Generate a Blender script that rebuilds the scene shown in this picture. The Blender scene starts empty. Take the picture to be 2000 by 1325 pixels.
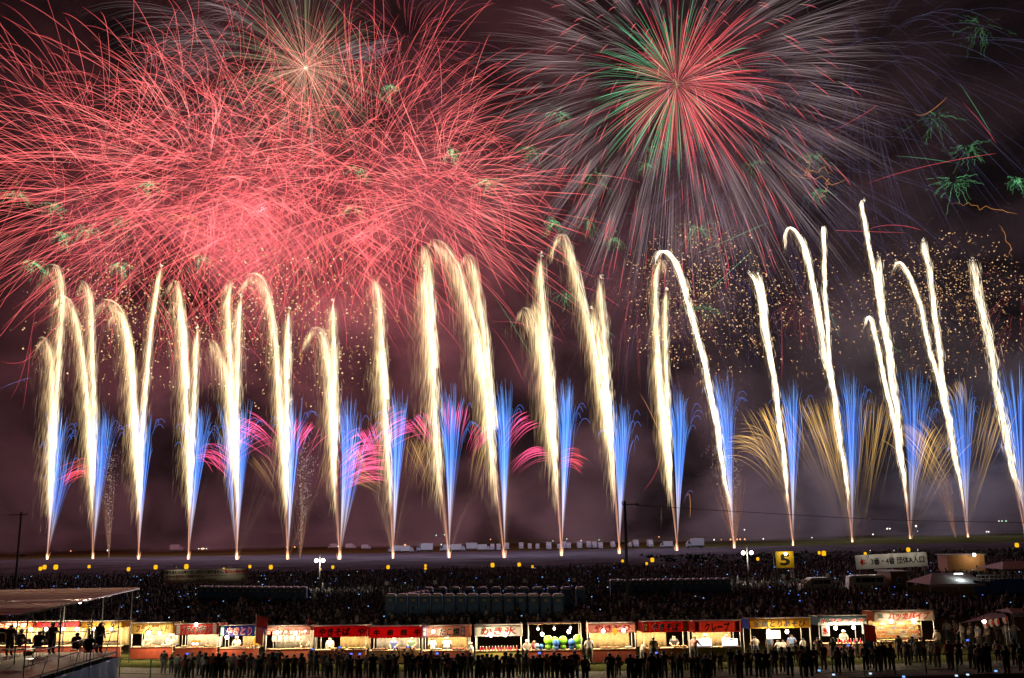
import bpy, bmesh, math, random
import numpy as np
from mathutils import Vector, Matrix

random.seed(7); RNG = np.random.default_rng(11)
scene = bpy.context.scene
COL = scene.collection

# ------------------------------------------------------------------ camera
F = 1900.0                      # focal length in photo pixels (photo is 2000 x 1325)
CAM_H = 8.9
PITCH = math.atan((1037 - 662.5) / F)
ROLL = math.radians(1.0)
_r0, _u0 = Vector((1, 0, 0)), Vector((0, -math.sin(PITCH), math.cos(PITCH)))
FWD = Vector((0, math.cos(PITCH), math.sin(PITCH)))
RIGHT = math.cos(ROLL) * _r0 - math.sin(ROLL) * _u0
UP = math.cos(ROLL) * _u0 + math.sin(ROLL) * _r0
CAMP = Vector((0, 0, CAM_H))
cd = bpy.data.cameras.new('camera'); cam = bpy.data.objects.new('camera', cd); COL.objects.link(cam)
cd.sensor_width = 36; cd.lens = 36 * F / 2000; cd.clip_end = 6000; cd.clip_start = 0.5
M = Matrix((RIGHT, UP, -FWD)).transposed().to_4x4(); M.translation = CAMP
cam.matrix_world = M
scene.camera = cam

# ------------------------------------------------------------------ world (night sky), exposure, render settings
W = bpy.data.worlds.new('World'); scene.world = W; W.use_nodes = True
wn = W.node_tree; bg = wn.nodes['Background']
bg.inputs[0].default_value = (0.55, 0.42, 0.46, 1); bg.inputs[1].default_value = 0.006
vs = scene.view_settings
vs.view_transform = 'Standard'; vs.look = 'None'; vs.exposure = 0; vs.gamma = 1; vs.use_curve_mapping = False
cy = scene.cycles
cy.use_denoising = True
cy.max_bounces = 4; cy.diffuse_bounces = 2; cy.glossy_bounces = 1; cy.transmission_bounces = 3
cy.volume_bounces = 0; cy.volume_step_rate = 2.5; cy.volume_max_steps = 96; cy.transparent_max_bounces = 96
cy.sample_clamp_indirect = 1.5; cy.sample_clamp_direct = 0
cy.caustics_reflective = False; cy.caustics_refractive = False
cy.filter_width = 1.5

SMOKE_DENSITY = 0.0072

# ------------------------------------------------------------------ helpers
def dirpx(x, y):
    return FWD + RIGHT * ((x - 1000) / F) + UP * ((662.5 - y) / F)
def on_z(x, y, z=0.0):
    d = dirpx(x, y); t = (z - CAM_H) / d.z
    return CAMP + d * t
def on_y(x, y, Y):
    d = dirpx(x, y)
    return CAMP + d * (Y / d.y)
def lin(r, g, b, k=1.0):
    f = lambda c: (c / 255 / 12.92) if c <= 10 else (((c / 255) + 0.055) / 1.055) ** 2.4
    return (f(r) * k, f(g) * k, f(b) * k)

def new_mat(name):
    m = bpy.data.materials.new(name); m.use_nodes = True
    nt = m.node_tree; nt.nodes.clear()
    out = nt.nodes.new('ShaderNodeOutputMaterial')
    return m, nt, out

MATS = {}
def paint(name, rgb, rough=0.7, metal=0.0, var=0.25, scale=6.0, bump=0.0, transl=0.0, spec=0.5):
    """Principled surface whose colour wanders a little with two octaves of noise."""
    if name in MATS: return MATS[name]
    m, nt, out = new_mat(name); N = nt.nodes.new; L = nt.links.new
    p = N('ShaderNodeBsdfPrincipled'); p.inputs['Roughness'].default_value = rough; p.inputs['Metallic'].default_value = metal; p.inputs['Specular IOR Level'].default_value = spec
    tc = N('ShaderNodeTexCoord'); nz = N('ShaderNodeTexNoise'); nz.inputs['Scale'].default_value = scale; nz.inputs['Detail'].default_value = 5
    L(tc.outputs['Object'], nz.inputs['Vector'])
    mp = N('ShaderNodeMapRange'); mp.inputs[1].default_value = 0.3; mp.inputs[2].default_value = 0.7
    mp.inputs[3].default_value = 1 - var; mp.inputs[4].default_value = 1 + var
    L(nz.outputs['Fac'], mp.inputs[0])
    mx = N('ShaderNodeVectorMath'); mx.operation = 'SCALE'; mx.inputs[0].default_value = rgb
    L(mp.outputs[0], mx.inputs['Scale']); L(mx.outputs[0], p.inputs['Base Color'])
    if bump:
        b = N('ShaderNodeBump'); b.inputs['Strength'].default_value = bump; b.inputs['Distance'].default_value = 0.03
        L(nz.outputs['Fac'], b.inputs['Height']); L(b.outputs[0], p.inputs['Normal'])
    if transl:
        tr = N('ShaderNodeBsdfTranslucent'); L(mx.outputs[0], tr.inputs['Color'])
        ms = N('ShaderNodeMixShader'); ms.inputs[0].default_value = transl
        L(p.outputs[0], ms.inputs[1]); L(tr.outputs[0], ms.inputs[2]); L(ms.outputs[0], out.inputs[0])
    else:
        L(p.outputs[0], out.inputs[0])
    MATS[name] = m; return m
def glow(name, rgb, strength):
    if name in MATS: return MATS[name]
    m, nt, out = new_mat(name); e = nt.nodes.new('ShaderNodeEmission')
    e.inputs[0].default_value = (*rgb, 1); e.inputs[1].default_value = strength
    nt.links.new(e.outputs[0], out.inputs[0])
    m.cycles.emission_sampling = 'NONE'; MATS[name] = m; return m
def star_mat():
    if 'burning_star' in MATS: return MATS['burning_star']
    m, nt, out = new_mat('burning_star'); e = nt.nodes.new('ShaderNodeEmission')
    a = nt.nodes.new('ShaderNodeAttribute'); a.attribute_name = 'spark_tint'
    nt.links.new(a.outputs['Color'], e.inputs[0]); nt.links.new(e.outputs[0], out.inputs[0])
    m.cycles.emission_sampling = 'NONE'; MATS['burning_star'] = m; return m
def flame_mat():
    """optically thin burning sparks: they add their light to what is behind them"""
    if 'thin_flame' in MATS: return MATS['thin_flame']
    m, nt, out = new_mat('thin_flame'); e = nt.nodes.new('ShaderNodeEmission'); tr = nt.nodes.new('ShaderNodeBsdfTransparent'); ad = nt.nodes.new('ShaderNodeAddShader')
    a = nt.nodes.new('ShaderNodeAttribute'); a.attribute_name = 'spark_tint'; e.inputs[1].default_value = FLAME_K
    nt.links.new(a.outputs['Color'], e.inputs[0]); nt.links.new(e.outputs[0], ad.inputs[0]); nt.links.new(tr.outputs[0], ad.inputs[1]); nt.links.new(ad.outputs[0], out.inputs[0])
    m.cycles.emission_sampling = 'NONE'; MATS['thin_flame'] = m; return m
FLAME_K = 0.20; FUZZ_K = 0.85

def tag(o, label=None, cat=None, group=None, kind=None):
    if label: o['label'] = label
    if cat: o['category'] = cat
    if group: o['group'] = group
    if kind: o['kind'] = kind
    return o
def empty(name, loc, rz=0.0):
    o = bpy.data.objects.new(name, None); COL.objects.link(o); o.location = loc; o.rotation_euler = (0, 0, rz)
    o.empty_display_size = 0.2
    return o
def link(name, me, parent=None, loc=(0, 0, 0), rz=0.0):
    o = bpy.data.objects.new(name, me); COL.objects.link(o); o.location = loc; o.rotation_euler = (0, 0, rz)
    if parent: o.parent = parent
    return o
def copy_tree(o, parent=None):
    c = o.copy(); COL.objects.link(c); c.parent = parent
    for ch in o.children: copy_tree(ch, c)
    return c
def lamp(name, loc, power, rgb, radius=0.05, parent=None):
    l = bpy.data.lights.new(name, 'POINT'); l.energy = power; l.color = rgb; l.shadow_soft_size = radius
    o = bpy.data.objects.new(name, l); COL.objects.link(o); o.location = loc
    if parent: o.parent = parent
    return o

class MB:
    """Collects boxes, tubes and sheets with a material index each; build() links them as one mesh object."""
    def __init__(s): s.v = []; s.f = []; s.m = []; s.smooth = []
    def add(s, verts, faces, mi=0, smooth=False):
        b = len(s.v); s.v += [tuple(v) for v in verts]
        for f in faces: s.f.append([b + i for i in f]); s.m.append(mi); s.smooth.append(smooth)
        return s
    def box(s, x0, x1, y0, y1, z0, z1, mi=0, ch=0.0):
        if ch <= 0:
            vs = [(x0,y0,z0),(x1,y0,z0),(x1,y1,z0),(x0,y1,z0),(x0,y0,z1),(x1,y0,z1),(x1,y1,z1),(x0,y1,z1)]
            return s.add(vs, [(3,2,1,0),(4,5,6,7),(0,1,5,4),(1,2,6,5),(2,3,7,6),(3,0,4,7)], mi)
        bm = bmesh.new(); bmesh.ops.create_cube(bm, size=1)
        bmesh.ops.scale(bm, vec=(x1-x0, y1-y0, z1-z0), verts=bm.verts)
        bmesh.ops.translate(bm, vec=((x0+x1)/2, (y0+y1)/2, (z0+z1)/2), verts=bm.verts)
        bmesh.ops.bevel(bm, geom=bm.edges[:], offset=ch, segments=2, affect='EDGES')
        return s.bm(bm, mi)
    def bm(s, bm, mi=0, smooth=False):
        bm.verts.ensure_lookup_table(); bm.verts.index_update()
        s.add([v.co[:] for v in bm.verts], [[v.index for v in f.verts] for f in bm.faces], mi, smooth); bm.free(); return s
    def tube(s, pts, r, mi=0, n=6, caps=True):
        pts = [Vector(p) for p in pts]; rs = r if isinstance(r, (list, tuple)) else [r] * len(pts)
        vs, fs = [], []
        for i, p in enumerate(pts):
            t = (pts[min(i+1, len(pts)-1)] - pts[max(i-1, 0)]).normalized()
            a = t.cross(Vector((0, 0, 1)) if abs(t.z) < 0.9 else Vector((0, 1, 0))).normalized(); b = t.cross(a)
            for k in range(n):
                w = 2 * math.pi * k / n
                vs.append(p + (a * math.cos(w) + b * math.sin(w)) * rs[i])
        for i in range(len(pts) - 1):
            for k in range(n):
                k2 = (k + 1) % n
                fs.append((i*n+k, i*n+k2, (i+1)*n+k2, (i+1)*n+k))
        if caps: fs.append(tuple(range(n))[::-1]); fs.append(tuple((len(pts)-1)*n + k for k in range(n)))
        return s.add(vs, fs, mi, True)
    def ball(s, c, r, mi=0, sub=2, sz=(1, 1, 1)):
        bm = bmesh.new(); bmesh.ops.create_icosphere(bm, subdivisions=sub, radius=1)
        bmesh.ops.scale(bm, vec=(r*sz[0], r*sz[1], r*sz[2]), verts=bm.verts); bmesh.ops.translate(bm, vec=c, verts=bm.verts)
        return s.bm(bm, mi, True)
    def sheet(s, P, thick, mi=0):
        """P: grid [row][col] of points; a cloth of some thickness (offset along y)."""
        R, C = len(P), len(P[0]); vs = [Vector(p) for row in P for p in row] + [Vector(p) + Vector((0, thick, 0)) for row in P for p in row]
        fs = []; o = R * C
        for i in range(R - 1):
            for j in range(C - 1):
                a, b, c, d = i*C+j, i*C+j+1, (i+1)*C+j+1, (i+1)*C+j
                fs.append((d, c, b, a)); fs.append((a+o, b+o, c+o, d+o))
        ring = [j for j in range(C)] + [i*C+C-1 for i in range(1, R)] + [(R-1)*C+j for j in range(C-2, -1, -1)] + [i*C for i in range(R-2, 0, -1)]
        for k in range(len(ring)):
            a, b = ring[k], ring[(k+1) % len(ring)]
            fs.append((a, b, b+o, a+o))
        return s.add(vs, fs, mi, True)
    def mesh(s, name, mats):
        me = bpy.data.meshes.new(name); me.from_pydata(s.v, [], s.f); me.update()
        for m in (mats if isinstance(mats, (list, tuple)) else [mats]): me.materials.append(m)
        me.polygons.foreach_set('material_index', s.m); me.polygons.foreach_set('use_smooth', s.smooth)
        return me
    def build(s, name, mats, parent=None, loc=(0, 0, 0), rz=0.0):
        return link(name, s.mesh(name, mats), parent, loc, rz)

def fast_mesh(name, V, Fq, attr=None, mat=None, smooth=False):
    """V (n,3), Fq (m,k) int array of equal-size faces; attr (n,3) colour attribute 'spark_tint'."""
    me = bpy.data.meshes.new(name); k = Fq.shape[1]
    me.vertices.add(len(V)); me.vertices.foreach_set('co', np.ascontiguousarray(V, dtype=np.float32).ravel())
    me.loops.add(Fq.size); me.loops.foreach_set('vertex_index', np.ascontiguousarray(Fq, dtype=np.int32).ravel())
    me.polygons.add(len(Fq)); me.polygons.foreach_set('loop_start', np.arange(0, Fq.size, k, dtype=np.int32))
    if smooth: me.polygons.foreach_set('use_smooth', np.ones(len(Fq), dtype=bool))
    me.update(calc_edges=True)
    if attr is not None:
        a = me.attributes.new('spark_tint', 'FLOAT_COLOR', 'POINT')
        c = np.ones((len(V), 4), dtype=np.float32); c[:, :3] = attr; a.data.foreach_set('color', c.ravel())
    if mat: me.materials.append(mat)
    return me

class Sparks:
    """Collects burning streaks (thin three-sided tubes) and grains; build() links them as one mesh."""
    def __init__(s): s.V = []; s.Fc = []; s.C = []; s.n = 0
    def streaks(s, P, R, C):
        """P (m,n,3) polylines, R (m,n) radii, C (m,n,3) colours"""
        P = np.asarray(P, float); m, n, _ = P.shape
        R = np.broadcast_to(R, (m, n)); C = np.broadcast_to(C, (m, n, 3))
        T = np.gradient(P, axis=1) if n > 2 else np.repeat((P[:, 1:] - P[:, :1]), 2, axis=1)
        T /= np.linalg.norm(T, axis=2, keepdims=True) + 1e-9
        ref = np.zeros_like(T); ref[..., 1] = 1.0
        bad = np.abs(T[..., 1]) > 0.9; ref[bad] = (1, 0, 0)
        A = np.cross(T, ref); A /= np.linalg.norm(A, axis=2, keepdims=True) + 1e-9
        B = np.cross(T, A)
        rings = []
        for k in range(3):
            w = 2 * math.pi * k / 3 + 0.5
            rings.append(P + (A * math.cos(w) + B * math.sin(w)) * R[..., None])
        V = np.stack(rings, axis=2).reshape(-1, 3)
        Cc = np.repeat(C[:, :, None, :], 3, axis=2).reshape(-1, 3)
        idx = np.arange(m * n * 3).reshape(m, n, 3) + s.n
        for k in range(3):
            k2 = (k + 1) % 3
            s.Fc.append(np.stack([idx[:, :-1, k], idx[:, :-1, k2], idx[:, 1:, k2], idx[:, 1:, k]], axis=-1).reshape(-1, 4))
        s.V.append(V); s.C.append(Cc); s.n += len(V)
    def grains(s, P, R, C):
        """small double pyramids: P (m,3), R (m,), C (m,3)"""
        P = np.asarray(P, float); m = len(P); R = np.broadcast_to(R, (m,)); C = np.broadcast_to(C, (m, 3))
        d = np.array([(0,0,1),(1,0,0),(0,1,0),(-1,0,0),(0,-1,0),(0,0,-1)], float)
        V = (P[:, None, :] + d[None] * R[:, None, None]).reshape(-1, 3)
        idx = np.arange(m)[:, None] * 6 + s.n
        q = np.array([(0,1,2,2),(0,2,3,3),(0,3,4,4),(0,4,1,1),(5,2,1,1),(5,3,2,2),(5,4,3,3),(5,1,4,4)])
        # use quads around an octahedron: two tris folded into one quad
        q = np.array([(0,1,5,2),(0,2,5,3),(0,3,5,4),(0,4,5,1)])
        s.Fc.append((idx[:, :, None] + q[None]).reshape(-1, 4)); s.V.append(V)
        s.C.append(np.repeat(C, 6, axis=0)); s.n += len(V)
    def build(s, name, parent=None, loc=(0, 0, 0)):
        V = np.concatenate(s.V) - np.array(loc)[None]
        me = fast_mesh(name, V, np.concatenate(s.Fc), np.concatenate(s.C), star_mat() if name.split('_')[0] in ('glitter', 'crackle') else flame_mat())
        if parent is not None or not name.endswith('firework'):
            return link(name, me, parent, loc if parent is None else (0, 0, 0))
        e = empty(name, loc)
        part = {'comet': 'spark_trail', 'mine': 'star_spray', 'fan': 'star_spray', 'glitter': 'glitter_grains', 'crackle': 'crackle_grains'}.get(name.split('_')[0], 'star_trails')
        tag(link(part, me, e), kind='stuff'); return e

_font = {}
def text_mesh(body, w, h, mat, bold=0.0, shear=0.0, name='lettering'):
    """Lettering fitted into w x h metres, standing in the XZ plane, centred on the origin, facing -Y."""
    cu = bpy.data.curves.new(name, 'FONT'); cu.body = body; cu.align_x = 'CENTER'; cu.shear = shear; cu.resolution_u = 3
    o = bpy.data.objects.new(name, cu); COL.objects.link(o)
    dg = bpy.context.evaluated_depsgraph_get()
    me = bpy.data.meshes.new_from_object(o.evaluated_get(dg)); bpy.data.objects.remove(o); bpy.data.curves.remove(cu)
    n = len(me.vertices); co = np.zeros(n * 3, dtype=np.float32); me.vertices.foreach_get('co', co); co = co.reshape(-1, 3)
    lo, hi = co.min(0), co.max(0); s = (hi - lo)[:2]; sx, sz = w / s[0], h / s[1]
    out = np.zeros_like(co); out[:, 0] = (co[:, 0] - (lo[0] + hi[0]) / 2) * sx; out[:, 2] = (co[:, 1] - (lo[1] + hi[1]) / 2) * sz
    me.vertices.foreach_set('co', out.ravel()); me.materials.clear(); me.update()
    if bold > 0:                        # brush weight: the glyphs doubled a little to each side, stacked by a hair
        bm = bmesh.new()
        for k, (dx, dz) in enumerate(((0, 0), (1, 0), (-1, 0), (0, 1), (0, -1), (.7, .7), (-.7, -.7))):
            n0 = len(bm.verts); bm.from_mesh(me); bm.verts.ensure_lookup_table()
            for v_ in bm.verts[n0:]: v_.co.x += dx * bold * sx; v_.co.z += dz * bold * sz; v_.co.y -= .0006 * k
        bm.to_mesh(me); bm.free()
    me.materials.append(mat); me.update()
    return me

# ------------------------------------------------------------------ ground, far bank, hills
def ground_h(x, y):
    sm = lambda a, b, v: np.clip((v - a) / (b - a), 0, 1) ** 2 * (3 - 2 * np.clip((v - a) / (b - a), 0, 1))
    lev = 6.9 * sm(34, 6, y)                                     # the levee the photographer stands on
    bank = 1.6 * sm(130, 230, x) * sm(455, 512, y)               # raised far bank on the east side
    return lev + bank
def build_ground():
    ys = np.concatenate([np.linspace(-30, 60, 31), np.linspace(66, 240, 30), np.linspace(250, 700, 60), np.linspace(740, 1900, 12)])
    xs = np.concatenate([np.linspace(-1500, -320, 10), np.linspace(-300, 300, 81), np.linspace(320, 1500, 10)])
    X, Y = np.meshgrid(xs, ys); Z = ground_h(X, Y)
    V = np.stack([X, Y, Z], -1).reshape(-1, 3); C = len(xs)
    i, j = np.meshgrid(np.arange(len(ys) - 1), np.arange(C - 1), indexing='ij'); a = (i * C + j).ravel()
    me = fast_mesh('ground', V, np.stack([a, a + 1, a + C + 1, a + C], -1), smooth=True)
    m, nt, out = new_mat('grass_ground'); N = nt.nodes.new; L = nt.links.new
    p = N('ShaderNodeBsdfPrincipled'); p.inputs['Roughness'].default_value = 1.0; p.inputs['Specular IOR Level'].default_value = 0.0
    tc = N('ShaderNodeTexCoord'); n1 = N('ShaderNodeTexNoise'); n1.inputs['Scale'].default_value = 0.05; n1.inputs['Detail'].default_value = 8
    n2 = N('ShaderNodeTexNoise'); n2.inputs['Scale'].default_value = 3.0; n2.inputs['Detail'].default_value = 6
    L(tc.outputs['Object'], n1.inputs['Vector']); L(tc.outputs['Object'], n2.inputs['Vector'])
    r = N('ShaderNodeValToRGB'); e = r.color_ramp.elements
    e[0].position = 0.35; e[0].color = (0.022, 0.024, 0.009, 1); e[1].position = 0.65; e[1].color = (0.048, 0.05, 0.018, 1)
    mx = N('ShaderNodeMix'); mx.data_type = 'FLOAT'; mx.inputs[0].default_value = 0.5
    L(n1.outputs['Fac'], mx.inputs[2]); L(n2.outputs['Fac'], mx.inputs[3]); L(mx.outputs[0], r.inputs[0]); L(r.outputs[0], p.inputs['Base Color'])
    b = N('ShaderNodeBump'); b.inputs['Strength'].default_value = 0.6; b.inputs['Distance'].default_value = 0.08
    L(n2.outputs['Fac'], b.inputs['Height']); L(b.outputs[0], p.inputs['Normal']); L(p.outputs[0], out.inputs[0])
    me.materials.append(m)
    tag(link('ground', me), 'dark grassy riverside ground under the crowd and stalls', kind='structure')
build_ground()

def strip(name, pts0, pts1, mat, label, z=0.006):
    mb = MB(); n = len(pts0)
    mb.add([(p.x, p.y, z) for p in pts0] + [(p.x, p.y, z) for p in pts1], [(i, i+1, n+i+1, n+i) for i in range(n - 1)], 0)
    return tag(mb.build(name, mat), label, kind='structure')
RAILX = [-100, 250, 600, 1000, 1300, 1700, 2000, 2150]
RAILY = [1284, 1287, 1294, 1296, 1294, 1281, 1273, 1270]
rail_y = lambda x: float(np.interp(x, RAILX, RAILY))
STALL_GROUND = lambda x: float(np.interp(x, [0, 300, 700, 1000, 1450, 1800, 2000], [1285, 1288, 1296, 1298, 1290, 1278, 1270]))
strip('path', [on_z(x, rail_y(x) + 17 ) for x in range(-200, 2201, 100)], [on_z(x, rail_y(x) + 42) for x in range(-200, 2201, 100)],
      paint('path_asphalt', (0.075, 0.068, 0.055), 0.95, var=0.3, scale=2, bump=0.3), 'pale paved footpath between the railing and the stalls')

def ridge(name, Y, hs, mat, label, depth=120):
    n = 161; xs = np.linspace(-1450, 1450, n); rg = np.random.default_rng(int(Y))
    h = np.zeros(n)
    for k in range(1, 9): h += np.sin(xs / 1450 * math.pi * k * 1.7 + rg.uniform(0, 6.28)) / k
    h = hs * (0.75 + 0.18 * h); h += rg.normal(0, hs * 0.03, n); h = np.maximum(h, 0.6)
    V = np.concatenate([np.stack([xs, np.full(n, Y), np.full(n, -0.5)], -1), np.stack([xs, np.full(n, Y + depth * 0.5), h], -1), np.stack([xs, np.full(n, Y + depth), np.full(n, -0.5)], -1)])
    a = np.arange(n - 1); Fq = np.concatenate([np.stack([a, a+1, a+n+1, a+n], -1), np.stack([a+n, a+n+1, a+2*n+1, a+2*n], -1)])
    me = fast_mesh(name, V, Fq, mat=mat); tag(link(name, me), label, kind='structure')
ridge('levee', 690, 3.2, paint('levee_grass', (0.06, 0.085, 0.03), 1.0, var=0.4, scale=0.08, spec=0.0), 'low grassy levee on the far side of the river', 60)
ridge('hills', 1300, 22, paint('hill_wood', (0.02, 0.026, 0.016), 1.0, var=0.4, scale=0.02), 'dark wooded hills along the horizon', 200)

# smoke: the bank of powder smoke that drifts away behind the firing line
def build_smoke():
    X0, X1, Y0, Y1, Z0, Z1 = -520.0, 520.0, 535.0, 800.0, 0.5, 520.0
    mb = MB(); mb.box(X0, X1, Y0, Y1, Z0, Z1)
    m, nt, out = new_mat('drifting_smoke'); N = nt.nodes.new; L = nt.links.new
    v = N('ShaderNodeVolumePrincipled'); v.inputs['Color'].default_value = (0.92, 0.90, 0.92, 1); v.inputs['Anisotropy'].default_value = 0.0
    tc = N('ShaderNodeTexCoord'); sx = N('ShaderNodeSeparateXYZ'); L(tc.outputs['Object'], sx.inputs[0])
    def band(sock, a, b, c, d):          # soft box mask along one axis
        u = N('ShaderNodeMapRange'); u.interpolation_type = 'SMOOTHSTEP'; u.inputs[1].default_value = a; u.inputs[2].default_value = b; L(sock, u.inputs[0])
        w = N('ShaderNodeMapRange'); w.interpolation_type = 'SMOOTHSTEP'; w.inputs[1].default_value = c; w.inputs[2].default_value = d; w.inputs[3].default_value = 1; w.inputs[4].default_value = 0; L(sock, w.inputs[0])
        k = N('ShaderNodeMath'); k.operation = 'MULTIPLY'; L(u.outputs[0], k.inputs[0]); L(w.outputs[0], k.inputs[1]); return k.outputs[0]
    def mul(a, b):
        k = N('ShaderNodeMath'); k.operation = 'MULTIPLY'; L(a, k.inputs[0])
        if isinstance(b, float): k.inputs[1].default_value = b
        else: L(b, k.inputs[1])
        return k.outputs[0]
    mask = mul(mul(band(sx.outputs[0], X0, X0 + 120, X1 - 120, X1), band(sx.outputs[1], Y0, Y0 + 60, Y1 - 60, Y1)), band(sx.outputs[2], -20, 0, 300, Z1))
    mp = N('ShaderNodeMapping'); mp.inputs['Scale'].default_value = (0.015, 0.009, 0.021); L(tc.outputs['Object'], mp.inputs[0])
    nz = N('ShaderNodeTexNoise'); nz.inputs['Scale'].default_value = 1.0; nz.inputs['Detail'].default_value = 3.0; nz.inputs['Roughness'].default_value = .55; nz.inputs['Distortion'].default_value = .6; L(mp.outputs[0], nz.inputs['Vector'])
    cr = N('ShaderNodeMapRange'); cr.interpolation_type = 'SMOOTHSTEP'; cr.inputs[1].default_value = .42; cr.inputs[2].default_value = .60; cr.inputs[3].default_value = .03; cr.inputs[4].default_value = 1.0; L(nz.outputs['Fac'], cr.inputs[0])
    lo = N('ShaderNodeMapRange'); lo.inputs[1].default_value = 0; lo.inputs[2].default_value = 75; lo.inputs[3].default_value = 1.7; lo.inputs[4].default_value = 1.0; L(sx.outputs[2], lo.inputs[0])
    def blob(cx, cy, cz, rx, ry, rz, lo_, hi):     # thicker cloud left by the massed shells, thin air elsewhere
        mpb = N('ShaderNodeMapping'); mpb.vector_type = 'TEXTURE'; mpb.inputs['Location'].default_value = (cx, cy, cz); mpb.inputs['Scale'].default_value = (rx, ry, rz); L(tc.outputs['Object'], mpb.inputs[0])
        ln_ = N('ShaderNodeVectorMath'); ln_.operation = 'LENGTH'; L(mpb.outputs[0], ln_.inputs[0])
        r_ = N('ShaderNodeMapRange'); r_.interpolation_type = 'SMOOTHSTEP'; r_.inputs[1].default_value = .2; r_.inputs[2].default_value = 1.0; r_.inputs[3].default_value = hi; r_.inputs[4].default_value = lo_; L(ln_.outputs['Value'], r_.inputs[0]); return r_.outputs[0]
    bl = blob(-165, 640, 205, 230, 170, 140, .42, 1.9)
    L(mul(mul(mul(mul(mask, cr.outputs[0]), lo.outputs[0]), bl), SMOKE_DENSITY), v.inputs['Density']); L(v.outputs[0], out.inputs['Volume'])
    o = mb.build('smoke', m); tag(o, 'pale bank of powder smoke drifting behind the fireworks', kind='stuff'); return o
build_smoke()

# ------------------------------------------------------------------ fireworks
ORD = ['', 'first', 'second', 'third', 'fourth', 'fifth', 'sixth', 'seventh', 'eighth', 'ninth', 'tenth', 'eleventh', 'twelfth',
       'thirteenth', 'fourteenth', 'fifteenth', 'sixteenth', 'seventeenth', 'eighteenth', 'nineteenth']
BASES = [(92,1093),(181,1092),(271,1093),(368,1093),(463,1093),(562,1093),(663,1093),(768,1091),(877,1090),(985,1090),(1097,1086),
         (1210,1082),(1323,1076),(1434,1071),(1549,1066),(1665,1061),(1778,1057),(1891,1052),(2003,1049)]
def launch_depth(i):
    p = on_z(*BASES[i]); return min(p.y, 515.0)
DEP = [launch_depth(i) for i in range(19)]

def catmull(P, n):
    P = np.asarray(P, float); Q = np.vstack([2*P[0]-P[1], P, 2*P[-1]-P[-2]])
    seg = len(P) - 1; out = []
    for t in np.linspace(0, seg - 1e-6, n):
        i = int(t); u = t - i; a, b, c, d = Q[i:i+4]
        out.append(0.5*((2*b) + (c-a)*u + (2*a-5*b+4*c-d)*u*u + (3*b-a-3*c+d)*u**3))
    return np.array(out)
def resample(P, n):
    d = np.concatenate([[0], np.cumsum(np.linalg.norm(np.diff(P, axis=0), axis=1))]); t = np.linspace(0, d[-1], n)
    return np.stack([np.interp(t, d, P[:, k]) for k in range(P.shape[1])], -1), d[-1]
def mixc(a, b, t): t = np.asarray(t)[..., None]; return np.asarray(a) * (1 - t) + np.asarray(b) * t

WHITE = np.array((1.75, 1.50, 1.05)); CREAM = np.array((0.85, 0.62, 0.32)); GOLD = np.array((0.50, 0.34, 0.15)); BROWN = np.array((0.22, 0.14, 0.075)); STEM = np.array((0.52, 0.24, 0.15))

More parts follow.
